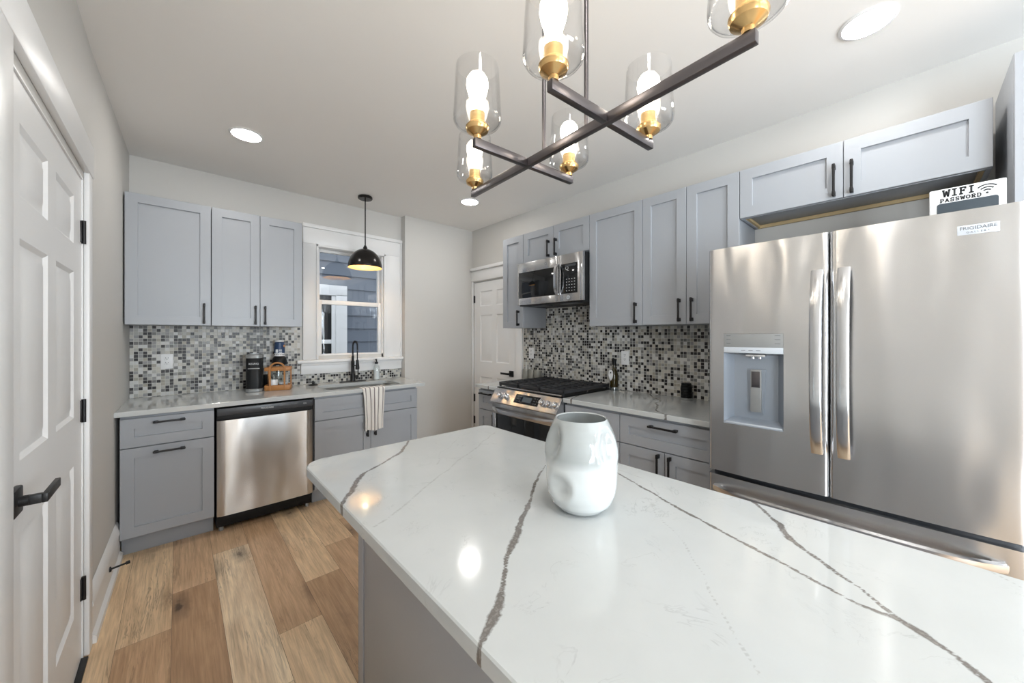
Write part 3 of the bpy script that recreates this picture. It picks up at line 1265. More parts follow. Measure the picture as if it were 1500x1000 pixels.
t = thing('faucet', 'black spring-neck kitchen faucet behind the sink', 'faucet', (1.302, 3.80, .918))
MB().box(-.125, .125, -.024, .024, 0, .006, .003).build('base_plate', M['black'], t)
m = MB()
m.lathe([(0, .006), (.024, .006), (.024, .075), (.021, .08), (.0165, .085), (.0165, .205), (.012, .21), (.012, .26), (0, .26)], seg=20)
m.build('column', M['black'], t)
D = Vector((.004, -.115, 0))
top = .40
path = []
for i in range(7):
    path.append(Vector((0, 0, .255 + (top - .04 - .255) * i / 6)))
for i in range(1, 13):
    a = pi * i / 12
    path.append(D * (.5 - .5 * cos(a)) + Vector((0, 0, top - .04 + .045 * sin(a))))
path.append(D + Vector((0, 0, top - .08)))
MB().tube(path, .0055, 10).build('hose', M['black'], t)
# spring coil round the hose
coil = []
L = [0]
for a, b in zip(path, path[1:]):
    L.append(L[-1] + (b - a).length)
turns = 22
for i in range(turns * 10):
    s = L[-1] * i / (turns * 10 - 1)
    k = max(j for j in range(len(L)) if L[j] <= s + 1e-9)
    k = min(k, len(path) - 2)
    f = (s - L[k]) / (L[k + 1] - L[k])
    p = path[k].lerp(path[k + 1], f)
    tg = (path[k + 1] - path[k]).normalized()
    u = D.normalized().cross(Vector((0, 0, 1)))
    v = tg.cross(u)
    a = 2 * pi * turns * i / (turns * 10 - 1)
    coil.append(p + (u * cos(a) + v * sin(a)) * .0095)
MB().tube(coil, .0018, 5).build('spring', M['black'], t)
m = MB()
m.lathe([(0, 0), (.006, 0), (.006, .105), (.0, .105)], tuple(D + Vector((0, 0, .21))), 12)
m.lathe([(0, -.075), (.017, -.075), (.019, -.06), (.013, .0), (.012, .02), (0, .02)], tuple(D + Vector((0, 0, .205))), 16)
m.build('spray_head', M['black'], t)
m = MB()
m.tube([(0, 0, .16), tuple(D * .5 + Vector((0, 0, .165))), tuple(D + Vector((0, 0, .165)))], .006, 8)
m.build('spray_dock', M['black'], t)
m = MB()
m.cyl((.018, 0, .05), .014, .035, 'x', 14)
m.box(.046, .056, -.006, .006, .045, .12, .003)
m.build('lever', M['black'], t)

t = thing('soap_bottle', 'clear soap bottle with black pump on the counter right of the faucet', 'soap bottle', (1.546, 3.805, .918))
MB().lathe([(0, 0), (.030, 0), (.032, .004), (.032, .125), (.028, .142), (.014, .158), (.012, .168), (.0, .168)], seg=24).build('bottle', M['bottle_glass'], t)
MB().lathe([(0, .004), (.0295, .004), (.0295, .108), (0, .108)], seg=24).build('liquid_soap', M['porcelain'], t)
m = MB()
m.lathe([(0, .166), (.016, .166), (.016, .186), (.006, .19), (.005, .215), (0, .215)], seg=16)
m.tube([(0, 0, .212), (-.01, -.012, .216), (-.022, -.028, .208)], .005, 8)
m.build('pump', M['black'], t)

m = MB()
m.lathe([(0, 0), (.040, 0), (.041, .004), (.030, .010), (.012, .012), (.010, .022), (.018, .026), (.018, .032), (0, .034)], seg=24)
o = m.build('sink_stopper', M['black'], loc=(.935, 3.775, .918))
tag(o, 'small black sink stopper with a knob, on the counter left of the faucet', 'sink stopper')

# towel over the counter edge: folded cloth with soft pleats
m = MB()
NU, NV = 44, 34
rows = []
TX0, TX1 = 1.190, 1.385
ypath = []
for j in range(NV + 1):
    s = j / NV * .47
    if s < .085:
        ypath.append((3.314 - s * 1.0, .9215, 0))
    elif s < .105:
        a = (s - .085) / .02 * pi / 2
        ypath.append((3.229 - .011 * sin(a), .9105 + .011 * cos(a), 0))
    else:
        ypath.append((3.218, .9105 - (s - .105), (s - .105)))
across = []
for layer, (off, cut) in enumerate(((0.0, 1.0), )):
    pass
for side in (0, 1):
    rr_ = []
    for j, (y, z, dn) in enumerate(ypath):
        row = []
        amp = .007 * min(1, dn / .10)
        nar = 1 - .16 * min(1, dn / .25)
        for i in range(NU + 1):
            u = i / NU
            x = (TX0 + TX1) / 2 + (u - .5) * (TX1 - TX0) * nar
            wob = amp * (1 + sin(u * 2 * pi * 3.6 + .6 + dn * 2)) + .002 * sin(u * 17 + dn * 20) * min(1, dn / .05)
            th = .005 if side else 0
            yy = y - (wob if dn > 0 else 0) + (th if dn > 0 else 0)
            zz = z - (th * .5 if dn <= 0 else 0)
            if j == NV:
                zz += .006 * sin(u * 9)
            row.append(m.bm.verts.new((x, yy, zz)))
            across.append(u)
        rr_.append(row)
    rows.append(rr_)
for side in (0, 1):
    for a, b in zip(rows[side], rows[side][1:]):
        for i in range(NU):
            m.bm.faces.new((a[i], a[i + 1], b[i + 1], b[i]))
for e in (0, NV):
    for i in range(NU):
        m.bm.faces.new((rows[0][e][i], rows[0][e][i + 1], rows[1][e][i + 1], rows[1][e][i]))
for i in (0, NU):
    for j in range(NV):
        m.bm.faces.new((rows[0][j][i], rows[0][j + 1][i], rows[1][j + 1][i], rows[1][j][i]))
o = m.build('dish_towel', M['towel'], sharp=60)
at_ = o.data.attributes.new('across', 'FLOAT', 'POINT')
for i, u in enumerate(across):
    at_.data[i].value = u
tag(o, 'cream and grey striped dish towel hanging over the front of the sink', 'towel')

# coffee maker
t = thing('coffee_maker', 'slim black single-serve coffee maker with silver top, left of the caddy', 'coffee maker', (.475, 3.715, .918), R(-12))


def rr_solid(m, x0, x1, y0, y1, r, prof):
    prev = None
    for ins, z in prof:
        ring = m.ring([(x, y, z) for x, y in rrect(x0 + ins, x1 - ins, y0 + ins, y1 - ins, max(r - ins, .004))])
        if prev:
            m.bridge(prev, ring)
        else:
            m.cap(ring, True)
        prev = ring
    m.cap(prev)


m = MB()
rr_solid(m, -.060, .060, -.085, .085, .04, [(.006, 0), (0, .004), (0, .022), (.004, .026)])
m.build('drip_base', M['silver_grey'], t)
m = MB()
rr_solid(m, -.057, .057, -.082, .082, .04, [(0, .0265), (0, .275), (.002, .278)])
m.build('housing', M['black_plastic'], t)
m = MB()
rr_solid(m, -.059, .059, -.084, .084, .042, [(0, .2785), (0, .298), (.006, .306), (.02, .311), (.03, .311)])
m.build('lid', M['silver_grey'], t)
m = MB()
rr_solid(m, -.035, .035, -.050, .010, .02, [(0, .3115), (.003, .316)])
m.build('lid_button', M['badge'], t)
MB().box(-.040, .040, -.0845, -.0815, .190, .197, .001).build('trim_strip', M['silver_grey'], t)
text_mesh('lettering', 'KEURIG', .020, M['letter_white'], t, (0, -.0825, .232), FRONT)

# caddy and what stands in and behind it
t = thing('caddy', 'copper-brown wooden caddy with arched handle beside the coffee maker', 'caddy', (.640, 3.675, .918), R(-18))
m = MB()
hx, hy_ = .088, .062
m.box(-hx, hx, -hy_, hy_, 0, .008, .002)
for s in (-1, 1):
    m.box(-hx, hx, s * hy_ - .006, s * hy_ + .006, .004, .045, .002)
    m.box(s * hx - .006, s * hx + .006, -hy_, hy_, .004, .045, .002)
m.build('tray', M['copper_wood'], t)
m = MB()
for s in (-1, 1):
    m.box(-hx, hx, s * hy_ - .006, s * hy_ + .006, .165, .195, .002)
    m.box(s * hx - .006, s * hx + .006, -hy_, hy_, .165, .195, .002)
m.build('rim', M['copper_wood'], t)
for sx in (-1, 1):
    m = MB()
    m.box(sx * (hx - .004) - .005, sx * (hx - .004) + .005, hy_ - .008, hy_ + .003, .04, .17, .001)
    m.build('post', M['copper_wood'], t)
hp = [(-.052, -hy_ - .010, .002), (-.052, -hy_ - .010, .19)] + [(.052 * -cos(pi * i / 10), -hy_ - .010, .19 + .045 * sin(pi * i / 10)) for i in range(1, 10)] + [(.052, -hy_ - .010, .19), (.052, -hy_ - .010, .002)]
MB().sweep(hp, [(-.006, -.0035), (.006, -.0035), (.006, .0035), (-.006, .0035)], (0, 1, 0)).build('handle', M['copper_wood'], t)
t = thing('jar', 'white labelled glass jar inside the copper-brown caddy', 'jar', (.602, 3.685, .9265))
MB().lathe([(0, 0), (.030, 0), (.032, .004), (.032, .105), (.026, .116), (.026, .122), (0, .122)], seg=24).build('glass_body', M['bottle_glass'], t)
MB().lathe([(.0325, .01), (.0328, .011), (.0328, .078), (.0325, .079)], seg=24).build('paper_label', M['porcelain'], t)
t = thing('tin', 'low silver lidded tin at the front right inside the caddy', 'tin', (.672, 3.660, .9265))
MB().lathe([(0, 0), (.031, 0), (.032, .002), (.032, .042), (0, .042)], seg=24).build('tin_body', M['silver_grey'], t)
MB().lathe([(0, .0425), (.0335, .0425), (.0335, .054), (.031, .056), (0, .056)], seg=24).build('tin_lid', M['badge'], t)
t = thing('mug', 'black mug standing on the counter between the coffee maker and the caddy', 'mug', (.575, 3.845, .918))
m = MB()
m.lathe([(0, 0), (.036, 0), (.039, .006), (.039, .118), (.036, .118), (.035, .010), (0, .008)], seg=24)
m.build('mug_body', M['black_plastic'], t)
m = MB()
m.tube([(.030, -.024, .10), (.036, -.040, .098), (.041, -.048, .075), (.041, -.048, .05), (.036, -.040, .03), (.030, -.024, .028)], .005, 8)
m.build('handle', M['black_plastic'], t)
t = thing('jar', 'black domed jar behind the caddy with a navy canister on top', 'jar', (.668, 3.805, .918))
MB().lathe([(0, 0), (.050, 0), (.052, .004), (.052, .20), (.048, .205), (0, .205)], seg=28).build('jar_body', M['bottle_glass'], t)
MB().lathe([(0, .2055), (.056, .2055), (.058, .212), (.058, .235), (.052, .262), (.040, .278), (.036, .282), (0, .282)], seg=28).build('domed_lid', M['black_plastic'], t)
t = thing('canister', 'navy blue canister with white lid standing on the black domed jar', 'canister', (.668, 3.805, 1.2003))
MB().lathe([(0, 0), (.040, 0), (.040, .026), (0, .026)], seg=28).build('pale_band', M['porcelain'], t)
m = MB()
for i in range(8):
    a = R(180 + i * 22)
    m.box(.0398 * cos(a) - .003, .0398 * cos(a) + .003, .0398 * sin(a) - .003, .0398 * sin(a) + .003, .009, .016)
m.build('band_dots', M['letter_black'], t)
MB().lathe([(0, .0262), (.041, .0262), (.041, .062), (.036, .120), (.030, .124), (0, .124)], seg=28).build('canister_body', M['navy'], t)
MB().lathe([(0, .1245), (.030, .1245), (.036, .127), (.036, .139), (.030, .142), (0, .142)], seg=28).build('lid', M['porcelain'], t)
m = MB()
for i, (a, h) in enumerate(((222, .030), (232, .030), (242, .030), (262, .010), (272, .010), (282, .010))):
    a = R(a)
    for q in ((0, ) if h > .02 else (0, .018)):
        m.box(.0412 * cos(a) - .0028, .0412 * cos(a) + .0028, .0412 * sin(a) - .0028, .0412 * sin(a) + .0028, .030 + q, .030 + q + h)
m.build('label_marks', M['letter_white'], t)
m = MB()
m.box(.022, .040, -.030, -.012, .078, .100, .003)
o = m.build('label_patch', M['copper_wood'], t)
o['label'] = 'orange patch on the label'


# outlets
def outlet(label, loc, rotz, group):
    t = thing('outlet', label, 'outlet', loc, rotz, group)
    MB().box(-.036, .036, -.006, 0, -.058, .058, .003).build('cover_plate', M['porcelain'], t)
    for z in (-.027, .009):
        m = MB()
        m.box(-.017, .017, -.0085, -.0055, z, z + .029, .003)
        s = m.build('socket', M['porcelain'], t)
        m = MB()
        m.box(-.008, -.005, -.009, -.0084, z + .013, z + .023)
        m.box(.005, .008, -.009, -.0084, z + .013, z + .022)
        m.cyl((0, -.009, z + .007), .0028, .0006, 'y', 10)
        m.build('slots', M['letter_black'], s)
    return t


outlet('white outlet on the mosaic tiles left of the coffee maker', (-.063, YB - .0092, 1.183), 0, 'wall outlets')
outlet('white outlet above the canisters, left end of the range wall tiles', (XR - .0092, 2.728, 1.195), RZ, 'wall outlets')
outlet('white outlet on the tiles beside the tagged bottle, right of the range', (XR - .0092, 1.622, 1.194), RZ, 'wall outlets')

# ------------------------------------------------------------------ dishwasher
t = thing('dishwasher', 'stainless dishwasher with black control strip between the grey base cabinets', 'dishwasher', (.196, 3.232, 0))
DW = .606
MB().box(.004, DW - .004, .062, .60, .115, .872, .002).build('tub', M['black_plastic'], t)
m = MB()
NXd = 24
pf = []
for i in range(NXd + 1):
    u = i / NXd
    x = .003 + u * (DW - .006)
    e = min(u, 1 - u) * (DW - .006)
    y = .006 * (2 * u - 1) ** 2 + (.012 * (1 - min(1, e / .02)) ** 2)
    pf.append((x, y))
full = pf + [(DW - .003, .058), (.003, .058)]
m.prism(full, lambda x, y: (x, y, .122), lambda x, y: (x, y, .788))
m.build('door_panel', M['steel_dw'], t, sharp=40)
m = MB()
m.box(.003, DW - .003, .030, .060, .789, .823, .002)
m.build('pocket_handle', M['dark_gap'], t)
m = MB()
m.box(.003, DW - .003, .004, .060, .823, .872, .004)
cp = m.build('control_strip', M['charcoal'], t)
text_mesh('lettering', 'FRIGIDAIRE', .016, M['letter_white'], cp, (.295, .0035, .846), FRONT)
for x in (.385, .432, .478):
    MB().box(x - .012, x + .012, .0032, .0042, .848, .852).build('button', M['letter_grey'], cp)
text_mesh('display', 'ON', .014, M['letter_white'], cp, (.545, .0035, .847), FRONT)
MB().box(.252, .334, .001, .0062, .775, .784, .001).build('vent_lip', M['handle_steel'], t)
MB().box(.004, DW - .004, .055, .60, .030, .1145, .002).build('kick_plate', M['black_plastic'], t)
for x in (.03, DW - .03):
    MB().cyl((x, .075, 0), .014, .0295, 'z', 14).build('foot', M['silver_grey'], t)

# ------------------------------------------------------------------ range
t = thing('range', 'stainless slide-in gas range with black grates on the right wall', 'range', (2.062, 2.517, 0), RZ)
RW = .766
MB().box(.003, RW - .003, .045, .70, .06, .905, .002).build('oven_body', M['charcoal'], t)
for x in (.05, RW - .05):
    for y in (.10, .62):
        MB().cyl((x, y, 0), .016, .0595, 'z', 12).build('foot', M['black_plastic'], t)
MB().box(.004, RW - .004, .004, .044, .065, .212, .004).build('storage_drawer', M['steel'], t)
m = MB()
m.box(.004, RW - .004, .0, .044, .218, .312, .004)
m.box(.004, .05, .0, .044, .312, .700, .004)
m.box(RW - .05, RW - .004, .0, .044, .312, .700, .004)
m.box(.004, RW - .004, .0, .044, .700, .792, .004)
dr = m.build('oven_door', M['steel'], t)
MB().box(.0502, RW - .0502, .002, .040, .3122, .6998, .001).build('oven_window', M['black_glass'], dr)
hpts = []
for i in range(25):
    u = i / 24
    x = .022 + u * (RW - .044)
    b = 1 - (2 * u - 1) ** 4
    hpts.append((x, -.002 - .052 * b, .742))
m = MB()
m.sweep(hpts, [(-.007, -.013), (.007, -.013), (.009, 0), (.007, .013), (-.007, .013)], (0, 0, 1))
m.build('oven_handle', M['handle_steel'], dr)
# slanted control panel
m = MB()
sec = [(-.020, .800), (-.022, .806), (.048, .912), (.066, .918), (.066, .800)]
m.prism(sec, lambda y, z: (-.001, y, z), lambda y, z: (RW + .001, y, z))
cp = m.build('control_panel', M['steel'], t)
sl = math.atan2(.070, .106)    # lean of the panel


def on_panel(f):
    return Vector((0, -.022 + .070 * f, .806 + .106 * f))


nrm = Vector((0, -.106, .070)).normalized()
for x in (.105, .180, .600, .667, .734):
    m = MB()
    m.lathe([(0, 0), (.026, 0), (.026, .005), (.021, .008), (.020, .028), (.017, .032), (0, .032)], seg=24)
    p = on_panel(.50) + Vector((x, 0, 0)) + nrm * .0003
    q = Vector((0, 0, 1)).rotation_difference(nrm).to_euler()
    k = m.build('knob', M['handle_steel'], cp, loc=p, rot=q)
    MB().box(-.003, .003, -.019, .019, .0325, .036, .001).build('grip', M['chrome'], k)
m = MB()
m.box(-.137, .137, -.040, .040, -.001, .0012, .001)
p = on_panel(.52) + Vector((.424, 0, 0))
q = Vector((0, 0, 1)).rotation_difference(nrm).to_euler()
dp = m.build('display', M['black_glass'], cp, loc=p, rot=q)
MB().box(-.045, .055, -.022, .022, .0013, .0018).build('clock', M['clock'], dp)
m = MB()
for x in (-.10, -.075, .085, .11):
    for y in (-.022, 0, .022):
        m.box(x - .006, x + .006, y - .003, y + .003, .0013, .0018)
m.build('touch_keys', M['letter_grey'], dp)
MB().box(-.002, RW + .002, .060, .700, .9185, .9225, .002).build('cooktop', M['black_plastic'], t)
for x, y, r in ((.14, .22, .045), (.14, .53, .038), (.383, .375, .055), (.626, .22, .038), (.626, .53, .045)):
    m = MB()
    m.lathe([(0, .9228), (r, .9228), (r, .932), (r * .8, .938), (r * .8, .944), (0, .945)], (x, y, 0), 24)
    m.build('burner', M['iron'], t)
for gx0, gx1 in ((.010, .256), (.260, .506), (.510, .756)):
    m = MB()
    z0, z1 = .948, .966
    y0, y1 = .075, .690
    for y in (y0, y1 - .016):
        m.box(gx0, gx1, y, y + .016, z0 - .008, z1, .004)
    for x in (gx0, gx1 - .014):
        m.box(x, x + .014, y0, y1, z0 - .008, z1, .004)
    m.box((gx0 + gx1) / 2 - .006, (gx0 + gx1) / 2 + .006, y0, y1, z0, z1, .003)
    for y in (.15, .22, .29, .375, .46, .53, .60):
        m.box(gx0 + .01, gx0 + .095, y - .006, y + .006, z0, z1, .003)
        m.box(gx1 - .095, gx1 - .01, y - .006, y + .006, z0, z1, .003)
    for x in (gx0 + .002, gx1 - .018):
        for y in (y0 + .002, y1 - .018, .374):
            m.box(x, x + .016, y, y + .016, .9227, z0, .002)
    m.build('grate', M['iron'], t)
MB().box(.02, RW - .02, .062, .074, .9227, .934, .002).build('front_trim', M['steel'], t)

# ------------------------------------------------------------------ microwave
t = thing('microwave', 'stainless over-the-range microwave below the short wall cabinet', 'microwave', (2.372, 2.514, 1.655), RZ)
MW, MH = .758, .402
MB().box(.002, MW - .002, .030, XR - .012 - 2.372, .004, MH, .002).build('housing', M['black_plastic'], t)
m = MB()
wx0, wx1, wz0, wz1 = .018, .470, .075, .312
m.box(0, wx0, 0, .029, .012, MH, .003)
m.box(wx1, .520, 0, .029, .012, MH, .003)
m.box(wx0, wx1, 0, .029, .012, wz0, .003)
m.box(wx0, wx1, 0, .029, wz1, MH, .003)
dr = m.build('door', M['steel'], t)
MB().box(wx0 + .0003, wx1 - .0003, .002, .028, wz0 + .0003, wz1 - .0003, .001).build('door_window', M['black_glass'], dr)
hp = []
for i in range(17):
    u = i / 16
    hp.append((.497, -.004 - .034 * (1 - (2 * u - 1) ** 4), .070 + u * .262))
m = MB()
m.sweep(hp, [(-.013, -.005), (.013, -.005), (.013, .005), (-.013, .005)], (0, 1, 0))
m.build('door_handle', M['handle_steel'], dr)
m = MB()
m.box(.5215, MW, 0, .029, .012, MH, .003)
cp = m.build('control_panel', M['steel'], t)
pad = MB().box(.533, .705, -.0022, -.0002, .075, .322, .001).build('keypad', M['black_glass'], cp)
m = MB()
for r in range(5):
    for c in range(4):
        m.box(.590 + c * .027, .600 + c * .027, -.0028, -.0021, .095 + r * .024, .099 + r * .024)
for x in (.600, .655):
    m.box(x, x + .018, -.0028, -.0021, .262, .266)
m.lathe([(.012, 0), (.015, 0), (.015, .0006), (.012, .0006), (.012, 0)], (.598, -.0028, .285), 20, 'y')
m.build('key_marks', M['letter_white'], pad)
MB().box(.580, .690, -.0030, -.0021, .296, .314).build('clock', M['charcoal'], pad)
b_ = MB().cyl((.610, -.003, .043), .016, .0026, 'y', 28).build('badge', M['badge'], cp)
text_mesh('lettering', 'GE', .016, M['letter_grey'], b_, (.610, -.0034, .043), FRONT)
MB().box(MW - .028, MW, -.003, -.0003, .012, MH, .001).build('edge_strip', M['chrome'], cp)
m = MB().lathe([(.010, 0), (.0125, 0), (.0125, .001), (.010, .001), (.010, 0)], (.36, -.001, .356), 24, 'y')
m.build('door_emblem', M['letter_grey'], dr)
for x in (.10, .46):
    MB().box(x, x + .20, .06, .16, -.002, .0036).build('grease_filter', M['charcoal'], t)

# ------------------------------------------------------------------ fridge
t = thing('refrigerator', 'large stainless french-door refrigerator with water dispenser', 'refrigerator', (1.957, .682, 0), RZ)
FW = .935
MB().box(.006, FW - .006, .066, .800, .035, 1.790, .004).build('fridge_body', M['charcoal'], t)
for x in (.06, FW - .06):
    for y in (.12, .70):
        MB().cyl((x, y, 0), .02, .0345, 'z', 12).build('foot', M['black_plastic'], t)


def curve_y(u, w):
    """front profile of a door: soft crown and rounded edges"""
    e = min(u, 1 - u) * w
    k = max(0.0, 1 - e / .012)
    return .006 * (2 * u - 1) ** 2 + .008 * k * k


def fridge_door(x0, x1, z0, z1, hole=None):
    w = x1 - x0
    us = [0, .003 / w, .006 / w, .009 / w, .012 / w] + [i / 20 for i in range(1, 20)]
    us += [1 - u for u in us[:5]]
    zs = [z0, z1]
    if hole:
        us += [(hole[0] - x0) / w, (hole[1] - x0) / w]
        zs += [hole[2], hole[3]]
    us = sorted(set(round(u, 6) for u in us))
    zs = sorted(zs)
    m = MB()
    V = [[m.bm.verts.new((x0 + u * w, curve_y(u, w), z)) for z in zs] for u in us]
    for i in range(len(us) - 1):
        for j in range(len(zs) - 1):
            cx, cz = x0 + (us[i] + us[i + 1]) / 2 * w, (zs[j] + zs[j + 1]) / 2
            if hole and hole[0] < cx < hole[1] and hole[2] < cz < hole[3]:
                continue
            m.bm.faces.new((V[i][j], V[i + 1][j], V[i + 1][j + 1], V[i][j + 1]))
    B0 = [m.bm.verts.new((x0 + u * w, .062, z0)) for u in us]
    B1 = [m.bm.verts.new((x0 + u * w, .062, z1)) for u in us]
    for i in range(len(us) - 1):
        m.bm.faces.new((V[i][0], B0[i], B0[i + 1], V[i + 1][0]))
        m.bm.faces.new((V[i][-1], V[i + 1][-1], B1[i + 1], B1[i]))
        m.bm.faces.new((B0[i], B1[i], B1[i + 1], B0[i + 1]))
    m.bm.faces.new([V[0][0], *V[0][1:], B1[0], B0[0]])
    m.bm.faces.new([*V[-1][::-1], B0[-1], B1[-1]])
    return m.build('door', M['steel'], t, sharp=40), w


HX0, HX1, HZ0, HZ1 = .069, .307, .960, 1.392
dl, w_ = fridge_door(0, .4555, .722, 1.807, (HX0, HX1, HZ0, HZ1))
dr, _ = fridge_door(.4605, FW, .722, 1.807)
fz, _ = fridge_door(0, FW, .065, .700)
fz.name = 'freezer_drawer'


def fridge_handle(parent, x):
    pts, sc = [], []
    for i in range(25):
        u = i / 24
        pts.append((x, -.018 - .040 * (1 - (2 * u - 1) ** 4) - .010 * (1 - (2 * u - 1) ** 2), .903 + u * .745))
    m = MB()
    m.sweep(pts, [(-.019, -.009), (-.014, -.012), (.014, -.012), (.019, -.009), (.019, .009), (-.019, .009)], (0, 1, 0))
    for z in (.905, 1.612):
        m.box(x - .015, x + .015, -.020, .012, z, z + .035, .003)
    m.build('door_handle', M['handle_steel'], parent)


fridge_handle(dl, .424)
fridge_handle(dr, .506)
pts = []
for i in range(31):
    u = i / 30
    pts.append((.028 + u * .862, .002 - .052 * (1 - (2 * u - 1) ** 6) - .006 * (1 - (2 * u - 1) ** 2), .638))
m = MB()
m.sweep(pts, [(-.010, -.014), (.006, -.016), (.010, -.004), (.010, .010), (-.004, .015), (-.010, .012)], (0, 0, 1))
for x in (.03, .86):
    m.box(x, x + .03, -.010, .012, .624, .652, .003)
m.build('freezer_handle', M['handle_steel'], fz)
# dispenser: cavity, liner and controls
m = MB()
zc = 1.300
fx = lambda u: curve_y((u) / .4555, .4555)
r0 = m.ring([(HX0, fx(HX0), HZ0), (HX1, fx(HX1), HZ0), (HX1, fx(HX1), zc), (HX0, fx(HX0), zc)])
r1 = m.ring([(HX0 + .004, .012, HZ0 + .012), (HX1 - .004, .012, HZ0 + .012), (HX1 - .004, .012, zc), (HX0 + .004, .012, zc)])
r2 = m.ring([(HX0 + .030, .058, HZ0 + .030), (HX1 - .030, .058, HZ0 + .030), (HX1 - .030, .058, zc - .01), (HX0 + .030, .058, zc - .01)])
m.bridge(r0, r1)
m.bridge(r1, r2)
m.cap(r2)
dsp = m.build('dispenser_cavity', M['dispenser'], dl, recalc=False)
m = MB()
m.box(HX0, HX1, .0015, .055, zc + .001, HZ1, .002)
dc = m.build('dispenser_panel', M['silver_grey'], dl)
MB().box(HX0 + .001, HX1 - .001, -.0005, .012, zc + .001, zc + .028, .001).build('touch_bar', M['badge'], dc)
m = MB()
for i in range(3):
    m.box(HX0 + .075 + i * .030, HX0 + .092 + i * .030, -.0011, -.0005, zc + .012, zc + .0145)
    m.box(HX0 + .012, HX0 + .030, .0008, .0015, zc + .045 + i * .018, zc + .047 + i * .018)
    m.box(HX1 - .032, HX1 - .012, .0008, .0015, zc + .045 + i * .018, zc + .047 + i * .018)
m.build('panel_marks', M['letter_grey'], dc)
m = MB()
mx = (HX0 + HX1) / 2 + .006
m.prism([(-.026, 0), (.026, 0), (.036, .21), (-.036, .21)], lambda a, b: (mx + a, .050, HZ0 + .055 + b), lambda a, b: (mx + a, .058, HZ0 + .055 + b))
pd = m.build('paddle_plate', M['dispenser'], dsp)
m = MB()
m.box(mx - .022, mx + .022, .036, .049, HZ0 + .065, HZ0 + .262, .003)
pd2 = m.build('paddle', M['silver_grey'], dsp)
MB().box(mx - .017, mx + .017, .0335, .036, HZ0 + .18, HZ0 + .255, .001).build('paddle_pad', M['bronze'], pd2)
m = MB()
m.box(mx - .040, mx + .040, .025, .055, zc - .018, zc - .004, .003)
m.cyl((mx - .012, .04, zc - .026), .007, .01, 'z', 12)
m.cyl((mx + .016, .04, zc - .026), .007, .01, 'z', 12)
m.build('nozzle', M['chrome'], dsp)
m = MB()
m.box(HX0 + .006, HX1 - .006, .003, .052, HZ0 + .004, HZ0 + .011, .002)
m.build('drip_tray', M['badge'], dsp)
bd = MB().box(.790, .878, -.0005, .0060, 1.722, 1.754, .001).build('badge', M['badge'], dr)
text_mesh('lettering', 'FRIGIDAIRE', .0155, M['letter_grey'], bd, (.834, -.0009, 1.743), FRONT)
text_mesh('lettering', 'G A L L E R Y', .0085, M['letter_grey'], bd, (.834, -.0009, 1.729), FRONT)
# sign on the fridge
LET = {
 'W': [[(0, 1), (.22, 0), (.5, .8), (.78, 0), (1, 1)], [(-.1, 1), (.14, 1)], [(.86, 1), (1.1, 1)]],
 'I': [[(.5, 0), (.5, 1)], [(.2, 0), (.8, 0)], [(.2, 1), (.8, 1)]],
 'F': [[(.2, 0), (.2, 1)], [(.05, 1), (.9, 1), (.9, .8)], [(.2, .52), (.65, .52)], [(.65, .62), (.65, .42)], [(0, 0), (.45, 0)]],
 'P': [[(.2, 0), (.2, 1)], [(.05, 1), (.7, 1), (.88, .85), (.88, .62), (.7, .48), (.2, .48)], [(0, 0), (.45, 0)]],
 'A': [[(.1, 0), (.5, 1), (.9, 0)], [(.28, .36), (.72, .36)], [(-.05, 0), (.25, 0)], [(.75, 0), (1.05, 0)]],
 'S': [[(.85, .75), (.85, .98), (.3, 1), (.12, .82), (.2, .6), (.75, .42), (.88, .2), (.7, 0), (.15, .02), (.15, .25)]],
 'O': [[(.5, 1), (.85, .85), (.95, .5), (.85, .15), (.5, 0), (.15, .15), (.05, .5), (.15, .85), (.5, 1)]],
 'R': [[(.2, 0), (.2, 1)], [(.05, 1), (.7, 1), (.88, .85), (.88, .65), (.7, .5), (.2, .5)], [(.5, .5), (.85, 0), (1.05, 0)], [(0, 0), (.45, 0)]],
 'D': [[(.2, 0), (.2, 1)], [(.05, 1), (.65, 1), (.92, .75), (.92, .25), (.65, 0), (.05, 0)]],
}


def stroke_text(m, word, x, z, w, h, sw, y, gap=.25):
    for ch in word:
        for line in LET[ch]:
            for (a, b), (c, d) in zip(line, line[1:]):
                p, q = Vector((x + a * w, z + b * h)), Vector((x + c * w, z + d * h))
                t_ = (q - p).normalized()
                n_ = Vector((-t_.y, t_.x)) * sw / 2
                p -= t_ * sw * .3
                q += t_ * sw * .3
                m.prism([tuple(p - n_), tuple(q - n_), tuple(q + n_), tuple(p + n_)], lambda X, Z: (X, y, Z), lambda X, Z: (X, y - .0008, Z))
        x += w * (1 + gap)


sg = thing('sign', 'white wooden wifi password sign with chalkboard, standing on the fridge', 'sign', (2.225, -.052, 1.7905), RZ)
SW, SH = .186, .170
MB().box(0, SW, 0, .028, 0, SH, .004).build('board', M['porcelain'], sg)
m = MB()
m.prism(rrect(.020, SW - .018, .012, .112, .008), lambda x, z: (x, -.0003, z), lambda x, z: (x, -.002, z))
m.build('chalkboard', M['chalk'], sg)
m = MB()
stroke_text(m, 'WIFI', .036, .138, .0155, .024, .0052, -.0003, .32)
stroke_text(m, 'PASSWORD', .028, .117, .0095, .0125, .0030, -.0003, .36)
for r_ in (.012, .021, .031):
    pr = None
    for i in range(9):
        a = R(45 + 90 * i / 8)
        p = [(.142 + (r_ + d) * cos(a), -.0003, .126 + (r_ + d) * sin(a)) for d in (-.0022, .0022)]
        ring = m.ring([p[0], p[1], (p[1][0], -.0011, p[1][2]), (p[0][0], -.0011, p[0][2])])
        if pr:
            m.bridge(pr, ring)
        else:
            m.cap(ring, True)
        pr = ring
    m.cap(pr)
m.cyl((.142, -.0011, .126), .0036, .0008, 'y', 14)
